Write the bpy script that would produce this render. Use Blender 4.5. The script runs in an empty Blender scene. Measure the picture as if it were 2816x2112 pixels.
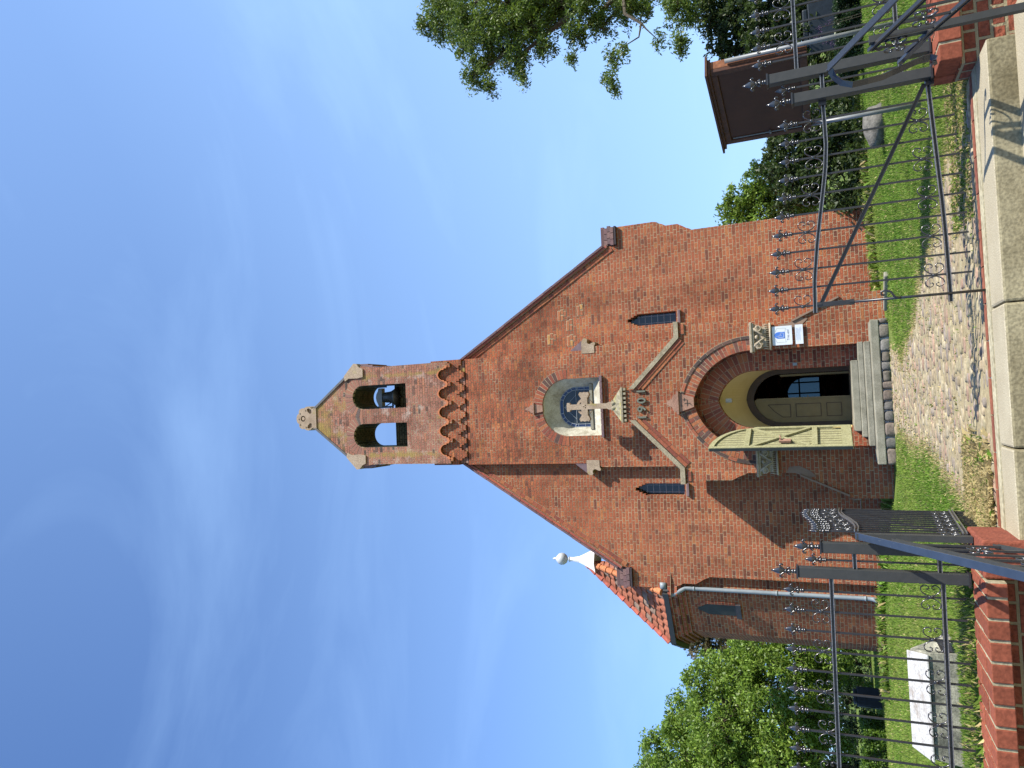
import bpy, bmesh, math, random
import numpy as np
from mathutils import Vector, Matrix
from mathutils.geometry import tessellate_polygon
random.seed(7); RNG = np.random.default_rng(11)
sc = bpy.context.scene
rad = math.radians

# ------------------------------------------------------------ camera
EYE = 1.0; FPX = 1990.0
PITCH, ROLL, YAW = 0.4092769880, -0.0581251263, 0.0388707688
cp, sp, cy_, sy_ = math.cos(PITCH), math.sin(PITCH), math.cos(YAW), math.sin(YAW)
FW = Vector((sy_*cp, cy_*cp, sp)); RT0 = Vector((cy_, -sy_, 0)); UP0 = RT0.cross(FW)
RT = math.cos(ROLL)*RT0 + math.sin(ROLL)*UP0
UP = -math.sin(ROLL)*RT0 + math.cos(ROLL)*UP0
cam = bpy.data.cameras.new('camera'); camo = bpy.data.objects.new('camera', cam)
sc.collection.objects.link(camo); sc.camera = camo
cam.sensor_width = 36; cam.lens = FPX/2816*36; cam.clip_end = 6000; cam.clip_start = .05
# the photograph was taken with the camera on its side: image right = down, image up = right
xc, yc, zc = -UP, RT, -FW
camo.matrix_world = Matrix(((xc.x, yc.x, zc.x, 0), (xc.y, yc.y, zc.y, 0), (xc.z, yc.z, zc.z, EYE), (0, 0, 0, 1)))

def at(x, y, Y):            # direction through a photo point (2212 px wide view), met at distance Y
    x *= 1.2731; y *= 1.2731
    d = FW + RT*((1056-y)/FPX) - UP*((x-1408)/FPX)
    t = Y/d.y
    return Vector((d.x*t, Y, EYE+d.z*t))

# ------------------------------------------------------------ light
SD = Vector((1.5, -1.0, 1.9)).normalized()
EL = math.asin(SD.z); AZ = math.atan2(SD.x, SD.y)
sun = bpy.data.lights.new('sun', 'SUN'); sun.energy = 5.0; sun.angle = rad(.53); sun.color = (1, .955, .87)
suno = bpy.data.objects.new('sun', sun); sc.collection.objects.link(suno)
suno.rotation_euler = SD.to_track_quat('Z', 'Y').to_euler()
w = bpy.data.worlds.new("World"); sc.world = w; w.use_nodes = True
nt = w.node_tree; nt.nodes.clear()
def N(t, typ, **k):
    n = t.nodes.new(typ)
    for a, b in k.items():
        if a in n.inputs: n.inputs[a].default_value = b
        else: setattr(n, a, b)
    return n
sky = N(nt, 'ShaderNodeTexSky', sky_type='NISHITA', sun_disc=False, sun_elevation=EL, sun_rotation=AZ, altitude=10, air_density=1.0, dust_density=.3, ozone_density=2.5)
tc = N(nt, 'ShaderNodeTexCoord')
mp = N(nt, 'ShaderNodeMapping'); mp.inputs['Rotation'].default_value = (rad(20), rad(-38), rad(25)); mp.inputs['Scale'].default_value = (1.0, 1.6, 4.2)
nz = N(nt, 'ShaderNodeTexNoise', Scale=1.6, Detail=7.0, Roughness=.55, Distortion=.6)
rp = N(nt, 'ShaderNodeValToRGB'); rp.color_ramp.elements[0].position = .46; rp.color_ramp.elements[1].position = .74
rp.color_ramp.elements[1].color = (.17, .17, .17, 1)
sxyz = N(nt, 'ShaderNodeSeparateXYZ')
mr = N(nt, 'ShaderNodeMapRange'); mr.inputs['From Min'].default_value = .9; mr.inputs['From Max'].default_value = .02
mr.inputs['To Min'].default_value = .05; mr.inputs['To Max'].default_value = .5
ad = N(nt, 'ShaderNodeMath', operation='MULTIPLY_ADD')
hz = N(nt, 'ShaderNodeMapRange'); hz.inputs['From Min'].default_value = .75; hz.inputs['From Max'].default_value = 0.0
hz.inputs['To Min'].default_value = .10; hz.inputs['To Max'].default_value = .56
mixc = N(nt, 'ShaderNodeMix', data_type='RGBA'); mixc.inputs[7].default_value = (4.6, 7.2, 11.4, 1)
tint = N(nt, 'ShaderNodeMix', data_type='RGBA', blend_type='MULTIPLY'); tint.inputs[0].default_value = 1; tint.inputs[7].default_value = (.62, 1.04, 1.66, 1)
bg = N(nt, 'ShaderNodeBackground', Strength=.072); out = N(nt, 'ShaderNodeOutputWorld')
L = nt.links.new
L(tc.outputs['Generated'], mp.inputs['Vector']); L(mp.outputs[0], nz.inputs['Vector']); L(nz.outputs['Fac'], rp.inputs['Fac'])
L(tc.outputs['Generated'], sxyz.inputs[0]); L(sxyz.outputs['Z'], hz.inputs['Value'])
L(rp.outputs['Color'], ad.inputs[0]); ad.inputs[1].default_value = 1.0
hx = N(nt, 'ShaderNodeMapRange'); hx.inputs['From Min'].default_value = -.45; hx.inputs['From Max'].default_value = .55; hx.inputs['To Max'].default_value = .34
L(sxyz.outputs['X'], hx.inputs['Value']); hs = N(nt, 'ShaderNodeMath', operation='ADD'); L(hz.outputs[0], hs.inputs[0]); L(hx.outputs[0], hs.inputs[1]); L(hs.outputs[0], ad.inputs[2])
L(ad.outputs[0], mixc.inputs[0]); L(sky.outputs[0], tint.inputs[6]); L(tint.outputs[2], mixc.inputs[6]); L(mixc.outputs[2], bg.inputs['Color']); L(bg.outputs[0], out.inputs[0])
sc.view_settings.view_transform = 'Standard'; sc.view_settings.look = 'None'
sc.view_settings.exposure = .80; sc.view_settings.gamma = 1
sc.render.engine = 'CYCLES'
sc.cycles.max_bounces = 6; sc.cycles.transparent_max_bounces = 8

# ------------------------------------------------------------ materials
def mat(name, rough=.8, spec=.3, metallic=0):
    m = bpy.data.materials.new(name); m.use_nodes = True
    t = m.node_tree; b = t.nodes['Principled BSDF']
    b.inputs['Roughness'].default_value = rough; b.inputs['Metallic'].default_value = metallic
    b.inputs['Specular IOR Level'].default_value = spec
    return m, t, b
def geo_uv(t):               # masonry coordinates in metres: along the wall, up
    g = N(t, 'ShaderNodeNewGeometry'); s = N(t, 'ShaderNodeSeparateXYZ'); t.links.new(g.outputs['Position'], s.inputs[0])
    sn = N(t, 'ShaderNodeSeparateXYZ'); t.links.new(g.outputs['True Normal'], sn.inputs[0])
    ab = N(t, 'ShaderNodeMath', operation='ABSOLUTE'); t.links.new(sn.outputs['X'], ab.inputs[0])
    gt = N(t, 'ShaderNodeMath', operation='GREATER_THAN'); t.links.new(ab.outputs[0], gt.inputs[0]); gt.inputs[1].default_value = .75
    mx = N(t, 'ShaderNodeMix', data_type='FLOAT'); t.links.new(gt.outputs[0], mx.inputs[0]); t.links.new(s.outputs['X'], mx.inputs[2]); t.links.new(s.outputs['Y'], mx.inputs[3])
    abz = N(t, 'ShaderNodeMath', operation='ABSOLUTE'); t.links.new(sn.outputs['Z'], abz.inputs[0])
    gz = N(t, 'ShaderNodeMath', operation='GREATER_THAN'); t.links.new(abz.outputs[0], gz.inputs[0]); gz.inputs[1].default_value = .85
    mz = N(t, 'ShaderNodeMix', data_type='FLOAT'); t.links.new(gz.outputs[0], mz.inputs[0]); t.links.new(s.outputs['Z'], mz.inputs[2]); t.links.new(s.outputs['Y'], mz.inputs[3])
    c = N(t, 'ShaderNodeCombineXYZ'); t.links.new(mx.outputs[0], c.inputs[0]); t.links.new(mz.outputs[0], c.inputs[1])
    return c.outputs[0], g.outputs['Position'], s
def ramp(t, stops):
    r = N(t, 'ShaderNodeValToRGB'); e = r.color_ramp.elements
    while len(e) < len(stops): e.new(.5)
    for k, (p, c) in enumerate(stops): e[k].position = p; e[k].color = (*c, 1)
    return r
def mixrgb(t, fac, a, b, mode='MIX'):
    m = N(t, 'ShaderNodeMix', data_type='RGBA', blend_type=mode)
    for sock, v in ((0, fac), (6, a), (7, b)):
        if isinstance(v, (int, float)): m.inputs[sock].default_value = v
        elif isinstance(v, tuple): m.inputs[sock].default_value = (*v, 1)
        else: t.links.new(v, m.inputs[sock])
    return m.outputs[2]
def bump(t, b, h, strength=.5, dist=.01):
    n = N(t, 'ShaderNodeBump', Strength=strength, Distance=dist); t.links.new(h, n.inputs['Height']); t.links.new(n.outputs[0], b.inputs['Normal'])

def brick_mat(name, stops, mortar=(.42, .34, .22), bw=.25, rh=.0775, ms=.006, lichen=0, pale=0, stain=.5, warp=.012):
    m, t, b = mat(name, .88, .2)
    uv, pos, s = geo_uv(t)
    wn = N(t, 'ShaderNodeTexNoise', Scale=2.2, Detail=3.0); t.links.new(pos, wn.inputs['Vector'])
    v1 = N(t, 'ShaderNodeVectorMath', operation='SCALE'); t.links.new(wn.outputs['Color'], v1.inputs[0]); v1.inputs['Scale'].default_value = warp
    v2 = N(t, 'ShaderNodeVectorMath', operation='ADD'); t.links.new(uv, v2.inputs[0]); t.links.new(v1.outputs[0], v2.inputs[1])
    br = N(t, 'ShaderNodeTexBrick', offset=.5, offset_frequency=2, squash=.5, squash_frequency=2)
    br.inputs['Scale'].default_value = 1; br.inputs['Mortar Size'].default_value = ms; br.inputs['Mortar Smooth'].default_value = .25
    br.inputs['Brick Width'].default_value = bw; br.inputs['Row Height'].default_value = rh
    br.inputs['Color1'].default_value = (0, 0, 0, 1); br.inputs['Color2'].default_value = (1, 1, 1, 1); br.inputs['Mortar'].default_value = (.5, .5, .5, 1)
    t.links.new(v2.outputs[0], br.inputs['Vector'])
    rr = ramp(t, stops); t.links.new(br.outputs['Color'], rr.inputs[0])
    fn = N(t, 'ShaderNodeTexNoise', Scale=38.0, Detail=4.0); t.links.new(pos, fn.inputs['Vector'])
    fr = ramp(t, [(.3, (.66, .66, .66)), (.7, (1.3, 1.28, 1.25))]); t.links.new(fn.outputs['Fac'], fr.inputs[0])
    col = mixrgb(t, 1.0, rr.outputs[0], fr.outputs[0], 'MULTIPLY')
    ln = N(t, 'ShaderNodeTexNoise', Scale=.75, Detail=5.0, Roughness=.62); t.links.new(pos, ln.inputs['Vector'])
    lr = ramp(t, [(.32, (.70, .66, .64)), (.5, (1, 1, 1)), (.7, (1.10, 1.07, 1.02))]); t.links.new(ln.outputs['Fac'], lr.inputs[0])
    col = mixrgb(t, stain, col, lr.outputs[0], 'MULTIPLY')
    mn = N(t, 'ShaderNodeTexNoise', Scale=1.3, Detail=3.0); t.links.new(pos, mn.inputs['Vector'])
    mrp = ramp(t, [(.44, tuple(c*.30 for c in mortar)), (.62, mortar)]); t.links.new(mn.outputs['Fac'], mrp.inputs[0])
    zr = N(t, 'ShaderNodeMapRange'); t.links.new(s.outputs['Z'], zr.inputs[0]); zr.inputs[1].default_value = 8.5; zr.inputs[2].default_value = 4.5; zr.inputs[3].default_value = 0; zr.inputs[4].default_value = .75
    mcol = mixrgb(t, zr.outputs[0], mrp.outputs[0], tuple(c*1.1 for c in mortar))
    col = mixrgb(t, br.outputs['Fac'], col, mcol)
    m2 = N(t, 'ShaderNodeTexNoise', Scale=5.5, Detail=6.0, Roughness=.7); t.links.new(pos, m2.inputs['Vector'])
    mr2 = ramp(t, [(.34, (.58, .56, .56)), (.48, (1, 1, 1)), (.62, (1.12, 1.1, 1.06)), (.70, (1.35, 1.4, 1.42))]); t.links.new(m2.outputs['Fac'], mr2.inputs[0])
    col = mixrgb(t, .55, col, mr2.outputs[0], 'MULTIPLY')
    wv = N(t, 'ShaderNodeMapping'); wv.inputs['Scale'].default_value = (1.4, 1.4, .35); t.links.new(pos, wv.inputs['Vector'])
    dn = N(t, 'ShaderNodeTexNoise', Scale=1.0, Detail=6.0, Roughness=.7); t.links.new(wv.outputs[0], dn.inputs['Vector'])
    dr = ramp(t, [(.36, (.70, .68, .66)), (.5, (1, 1, 1)), (.66, (1.08, 1.05, 1.0)), (.74, (1.25, 1.25, 1.22))]); t.links.new(dn.outputs['Fac'], dr.inputs[0])
    col = mixrgb(t, .8, col, dr.outputs[0], 'MULTIPLY')
    if pale:
        pn = N(t, 'ShaderNodeTexNoise', Scale=3.4, Detail=6.0, Roughness=.7); t.links.new(pos, pn.inputs['Vector'])
        pr_ = ramp(t, [(.55, (0, 0, 0)), (.68, (pale, pale, pale))]); t.links.new(pn.outputs['Fac'], pr_.inputs[0])
        col = mixrgb(t, pr_.outputs[0], col, (.5, .4, .33))
    if lichen:
        # yellow lichen under the finial and down both edges of the bell gable
        zz = N(t, 'ShaderNodeMapRange'); t.links.new(s.outputs['Z'], zz.inputs[0]); zz.inputs[1].default_value = 13.2; zz.inputs[2].default_value = 14.3
        ax = N(t, 'ShaderNodeMath', operation='ABSOLUTE'); t.links.new(s.outputs['X'], ax.inputs[0])
        dx = N(t, 'ShaderNodeMath', operation='SUBTRACT'); t.links.new(ax.outputs[0], dx.inputs[0]); dx.inputs[1].default_value = 1.08
        adx = N(t, 'ShaderNodeMath', operation='ABSOLUTE'); t.links.new(dx.outputs[0], adx.inputs[0])
        ex = N(t, 'ShaderNodeMapRange'); t.links.new(adx.outputs[0], ex.inputs[0]); ex.inputs[1].default_value = .14; ex.inputs[2].default_value = .02
        ey = N(t, 'ShaderNodeMapRange'); t.links.new(s.outputs['Z'], ey.inputs[0]); ey.inputs[1].default_value = 12.9; ey.inputs[2].default_value = 12.6
        em = N(t, 'ShaderNodeMath', operation='MULTIPLY'); t.links.new(ex.outputs[0], em.inputs[0]); t.links.new(ey.outputs[0], em.inputs[1])
        mx_ = N(t, 'ShaderNodeMath', operation='MAXIMUM'); t.links.new(zz.outputs[0], mx_.inputs[0]); t.links.new(em.outputs[0], mx_.inputs[1])
        yn = N(t, 'ShaderNodeTexNoise', Scale=2.6, Detail=5.0, Roughness=.65); t.links.new(pos, yn.inputs['Vector'])
        sm = N(t, 'ShaderNodeMath', operation='MULTIPLY_ADD'); t.links.new(mx_.outputs[0], sm.inputs[0]); sm.inputs[1].default_value = .22; t.links.new(yn.outputs['Fac'], sm.inputs[2])
        yr = ramp(t, [(.58, (0, 0, 0)), (.76, (.8, .8, .8))]); t.links.new(sm.outputs[0], yr.inputs[0])
        col = mixrgb(t, yr.outputs[0], col, (.30, .215, .06))
    t.links.new(col, b.inputs['Base Color'])
    inv = N(t, 'ShaderNodeMath', operation='MULTIPLY_ADD'); t.links.new(br.outputs['Fac'], inv.inputs[0]); inv.inputs[1].default_value = -1.0
    t.links.new(fn.outputs['Fac'], inv.inputs[2])
    bump(t, b, inv.outputs[0], 1.0, .011)
    return m
RED = [(0, (.16, .06, .04)), (.12, (.25, .080, .042)), (.45, (.335, .102, .050)), (.7, (.295, .092, .048)), (.9, (.37, .125, .055)), (.96, (.37, .14, .058)), (1, (.22, .08, .046))]
M = {}
M['brick'] = brick_mat('facade_brick', RED, stain=.75)
M['bell_brick'] = brick_mat('weathered_brick', [(0, (.08, .06, .055)), (.1, (.24, .105, .075)), (.5, (.31, .135, .095)), (.85, (.28, .14, .105)), (1, (.36, .15, .09))], pale=.6, lichen=1, stain=.8)
M['side_brick'] = brick_mat('side_brick', [(0, (.12, .04, .03)), (.5, (.30, .085, .05)), (1, (.36, .11, .06))])
M['wall_brick'] = brick_mat('retaining_brick', [(0, (.17, .05, .03)), (1, (.27, .08, .045))], (.30, .25, .15), .25, .082, .011, warp=.006)
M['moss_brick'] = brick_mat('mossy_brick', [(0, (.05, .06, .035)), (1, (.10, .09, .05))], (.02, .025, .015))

def attr_mat(name, rough=.85, spec=.25, noise=30, nb=.4, dist=.006, var=.25, trans=0):
    m, t, b = mat(name, rough, spec)
    a = N(t, 'ShaderNodeAttribute', attribute_name='tint')
    g = N(t, 'ShaderNodeNewGeometry')
    n = N(t, 'ShaderNodeTexNoise', Scale=float(noise), Detail=4.0); t.links.new(g.outputs['Position'], n.inputs['Vector'])
    r = ramp(t, [(.3, (1-var,)*3), (.7, (1+var,)*3)]); t.links.new(n.outputs['Fac'], r.inputs[0])
    col = mixrgb(t, 1.0, a.outputs['Color'], r.outputs[0], 'MULTIPLY')
    t.links.new(col, b.inputs['Base Color'])
    if nb: bump(t, b, n.outputs['Fac'], nb, dist)
    if trans:
        tr = N(t, 'ShaderNodeBsdfTranslucent'); t.links.new(col, tr.inputs['Color'])
        mx = N(t, 'ShaderNodeMixShader'); mx.inputs[0].default_value = trans
        o = t.nodes['Material Output']; t.links.new(b.outputs[0], mx.inputs[1]); t.links.new(tr.outputs[0], mx.inputs[2]); t.links.new(mx.outputs[0], o.inputs[0])
    return m
M['bricks_tinted'] = attr_mat('single_bricks', .85, .2, 40)
M['cobble'] = attr_mat('cobble_stone', .8, .3, 28, .7, .008, .3)
M['leaf'] = attr_mat('leaves', .48, .45, 3, 0, 0, .12, .40)
M['grass'] = attr_mat('grass_blades', .6, .3, 2.5, 0, 0, .22, .3)
M['tile'] = attr_mat('clay_tile', .7, .3, 14, .3, .004, .3)

def noise_mat(name, stops, scale=6, rough=.85, spec=.25, bs=.5, bd=.006, detail=6, fine=0, metallic=0, second=None):
    m, t, b = mat(name, rough, spec, metallic)
    g = N(t, 'ShaderNodeNewGeometry')
    n = N(t, 'ShaderNodeTexNoise', Scale=float(scale), Detail=float(detail), Roughness=.65); t.links.new(g.outputs['Position'], n.inputs['Vector'])
    r = ramp(t, stops); t.links.new(n.outputs['Fac'], r.inputs[0]); col = r.outputs[0]
    h = n.outputs['Fac']
    if fine:
        f = N(t, 'ShaderNodeTexNoise', Scale=float(fine), Detail=3.0); t.links.new(g.outputs['Position'], f.inputs['Vector'])
        fr = ramp(t, [(.35, (.75,)*3), (.65, (1.2,)*3)]); t.links.new(f.outputs['Fac'], fr.inputs[0])
        col = mixrgb(t, 1.0, col, fr.outputs[0], 'MULTIPLY'); h = f.outputs['Fac']
    if second:
        c2, sc2, lo, hi = second
        f = N(t, 'ShaderNodeTexNoise', Scale=float(sc2), Detail=5.0, Roughness=.7); t.links.new(g.outputs['Position'], f.inputs['Vector'])
        fr = ramp(t, [(lo, (0, 0, 0)), (hi, (1, 1, 1))]); t.links.new(f.outputs['Fac'], fr.inputs[0])
        col = mixrgb(t, fr.outputs[0], col, c2)
    t.links.new(col, b.inputs['Base Color'])
    if bs: bump(t, b, h, bs, bd)
    return m
M['sandstone'] = noise_mat('sandstone', [(.3, (.26, .19, .13)), (.55, (.36, .27, .19)), (.75, (.42, .34, .25))], 4, fine=60, second=((.30, .24, .08), 3.2, .58, .72))
M['redstone'] = noise_mat('red_sandstone', [(.3, (.24, .13, .09)), (.7, (.36, .21, .15))], 4, fine=60)
M['lichen_stone'] = noise_mat('lichen_stone', [(.35, (.16, .14, .09)), (.6, (.33, .29, .2))], 12, fine=70, second=((.42, .36, .09), 9, .5, .66))
M['coping'] = noise_mat('coping_stone', [(.3, (.22, .18, .12)), (.7, (.38, .32, .22))], 5, fine=50, second=((.42, .36, .05), 3.5, .62, .7))
M['carved'] = noise_mat('carved_stone', [(.3, (.28, .22, .15)), (.7, (.44, .37, .27))], 8, fine=45)
M['plaster'] = noise_mat('white_plaster', [(.35, (.30, .27, .20)), (.6, (.50, .47, .38))], 5, .9, .2, fine=80)
M['plaster_grey'] = noise_mat('grey_patch', [(.3, (.19, .125, .09)), (.7, (.28, .19, .14))], 5, .9, .2)
M['yellow'] = noise_mat('yellow_plaster', [(.3, (.62, .51, .26)), (.7, (.70, .59, .33))], 3, .85, .2, bs=.1)
M['granite'] = noise_mat('granite', [(.3, (.16, .15, .11)), (.7, (.31, .29, .225))], 3.5, .85, .25, fine=90)
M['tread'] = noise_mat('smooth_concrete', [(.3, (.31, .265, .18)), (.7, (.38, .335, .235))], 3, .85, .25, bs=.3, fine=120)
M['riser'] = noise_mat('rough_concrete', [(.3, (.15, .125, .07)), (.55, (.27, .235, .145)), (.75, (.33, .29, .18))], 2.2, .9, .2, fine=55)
M['white_conc'] = noise_mat('whitewashed_concrete', [(.3, (.26, .22, .18)), (.5, (.42, .41, .39)), (.62, (.46, .45, .43))], 5, .9, .2, fine=50)
M['conc'] = noise_mat('mossy_concrete', [(.35, (.10, .10, .08)), (.6, (.36, .34, .26))], 3.5, .9, .2, fine=60)
M['boulder'] = noise_mat('boulder_granite', [(.3, (.07, .065, .055)), (.7, (.19, .175, .15))], 14, .9, .2, bs=.9, bd=.02)
M['dark_stone'] = noise_mat('grave_granite', [(.3, (.014, .018, .022)), (.7, (.025, .032, .04))], 9, .5, .4)
M['bark'] = noise_mat('bark', [(.3, (.05, .04, .03)), (.7, (.13, .11, .08))], 14, .95, .1, bs=.9, bd=.03)
M['soil'] = noise_mat('sandy_soil', [(.3, (.22, .175, .10)), (.7, (.36, .30, .18))], 12, .95, .1, bs=.8, bd=.02)
M['iron'] = noise_mat('black_iron', [(.3, (.014, .014, .016)), (.7, (.024, .024, .026))], 30, .33, .6, bs=.06, bd=.002)
M['iron_cast'] = noise_mat('cast_iron', [(.3, (.014, .014, .016)), (.7, (.024, .024, .026))], 60, .24, .9, bs=.15, bd=.002)
M['glint_edge'] = noise_mat('rail_edge_glint', [(.3, (.10, .10, .11)), (.7, (.34, .34, .34))], 90, .3, .6, bs=.1, bd=.002, metallic=.6)  # pale edge strips: the highlights along the rails, put into the colour
M['post'] = noise_mat('painted_post', [(.3, (.030, .032, .031)), (.7, (.042, .043, .041))], 20, .5, .4, bs=.04, bd=.002)
M['rail_sky_blue'] = noise_mat('handrail_sky_tint', [(.3, (.022, .032, .052)), (.7, (.03, .042, .066))], 10, .30, .6, bs=.03, bd=.002)  # dark iron with the reflected sky mixed into its colour as blue
M['wood_yellow'] = noise_mat('olive_door_paint', [(.3, (.25, .235, .12)), (.7, (.33, .31, .175))], 7, .6, .3, bs=.2, fine=40)
M['wood_bright'] = noise_mat('bare_repair_wood', [(.3, (.55, .42, .17)), (.7, (.62, .48, .2))], 7, .7, .3, bs=.2)
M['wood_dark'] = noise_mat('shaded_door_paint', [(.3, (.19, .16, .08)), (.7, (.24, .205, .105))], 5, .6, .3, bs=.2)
M['frame_brown'] = noise_mat('brown_frame', [(.3, (.06, .045, .035)), (.7, (.09, .068, .05))], 5, .6, .3, bs=.2)
M['door_edge'] = noise_mat('door_edge_dark', [(.3, (.03, .032, .03)), (.7, (.05, .055, .05))], 5, .6, .3, bs=.2)
M['board'] = noise_mat('stained_wood', [(.3, (.15, .055, .022)), (.7, (.24, .09, .035))], 3, .6, .3, bs=.2, fine=35)
M['board_in'] = noise_mat('dark_panel', [(.3, (.045, .018, .010)), (.7, (.068, .027, .014))], 4, .55, .2, bs=.02)
M['zinc'] = noise_mat('zinc', [(.3, (.17, .195, .21)), (.7, (.23, .26, .275))], 5, .5, .5, bs=.05)
M['slate'] = noise_mat('slate_coping', [(.3, (.07, .068, .07)), (.7, (.13, .125, .125))], 8, .6, .4)
M['galv'] = noise_mat('galvanised_pole', [(.3, (.13, .135, .13)), (.7, (.19, .195, .19))], 9, .4, .5, bs=.05)
M['white_metal'] = noise_mat('white_painted_zinc', [(.3, (.68, .69, .70)), (.7, (.78, .79, .8))], 6, .5, .4, bs=.05)
M['bronze'] = noise_mat('bell_bronze', [(.3, (.05, .055, .055)), (.7, (.085, .09, .085))], 8, .4, .5, bs=.1, metallic=.4)
M['purple'] = noise_mat('engobed_brick', [(.3, (.11, .07, .075)), (.7, (.19, .12, .12))], 9, .45, .5, bs=.3)
M['dark_brick'] = noise_mat('black_glazed_brick', [(.3, (.03, .028, .03)), (.7, (.07, .055, .055))], 12, .5, .5, bs=.3)
M['terracotta'] = noise_mat('terracotta_trim', [(.3, (.40, .13, .055)), (.7, (.52, .18, .075))], 12, .75, .3, bs=.2)
M['number'] = noise_mat('weathered_iron_digits', [(.3, (.09, .095, .07)), (.7, (.17, .175, .13))], 15, .6, .4, bs=.2)
M['sign'] = noise_mat('sign_enamel', [(.3, (.60, .62, .66)), (.7, (.66, .68, .72))], 3, .35, .5, bs=0)
M['sign_blue'] = noise_mat('sign_blue', [(.3, (.06, .16, .50)), (.7, (.07, .18, .55))], 3, .35, .5, bs=0)
M['sign_text'] = noise_mat('sign_grey_print', [(.3, (.19, .21, .27)), (.7, (.22, .24, .30))], 3, .4, .4, bs=0)
M['sign_green'] = noise_mat('sign_pale_line', [(.3, (.50, .53, .36)), (.7, (.52, .55, .38))], 3, .4, .4, bs=0)
M['glass'] = noise_mat('dark_glass', [(.3, (.014, .018, .018)), (.7, (.03, .036, .036))], 3, .12, .5, bs=.1, bd=.003)
M['glass_blue'] = noise_mat('blue_glass', [(.3, (.012, .022, .06)), (.7, (.02, .036, .10))], 6, .12, .5, bs=.1, bd=.003)
M['lead'] = noise_mat('pale_lead', [(.3, (.28, .32, .36)), (.7, (.36, .40, .45))], 9, .5, .5, bs=.05)
M['interior'] = noise_mat('interior_wall', [(.3, (.10, .085, .06)), (.7, (.13, .11, .08))], 2, .9, .2, bs=0)
M['red_edge'] = noise_mat('red_edging_brick', [(.3, (.17, .048, .03)), (.7, (.24, .07, .04))], 14, .85, .2, fine=60)

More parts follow.
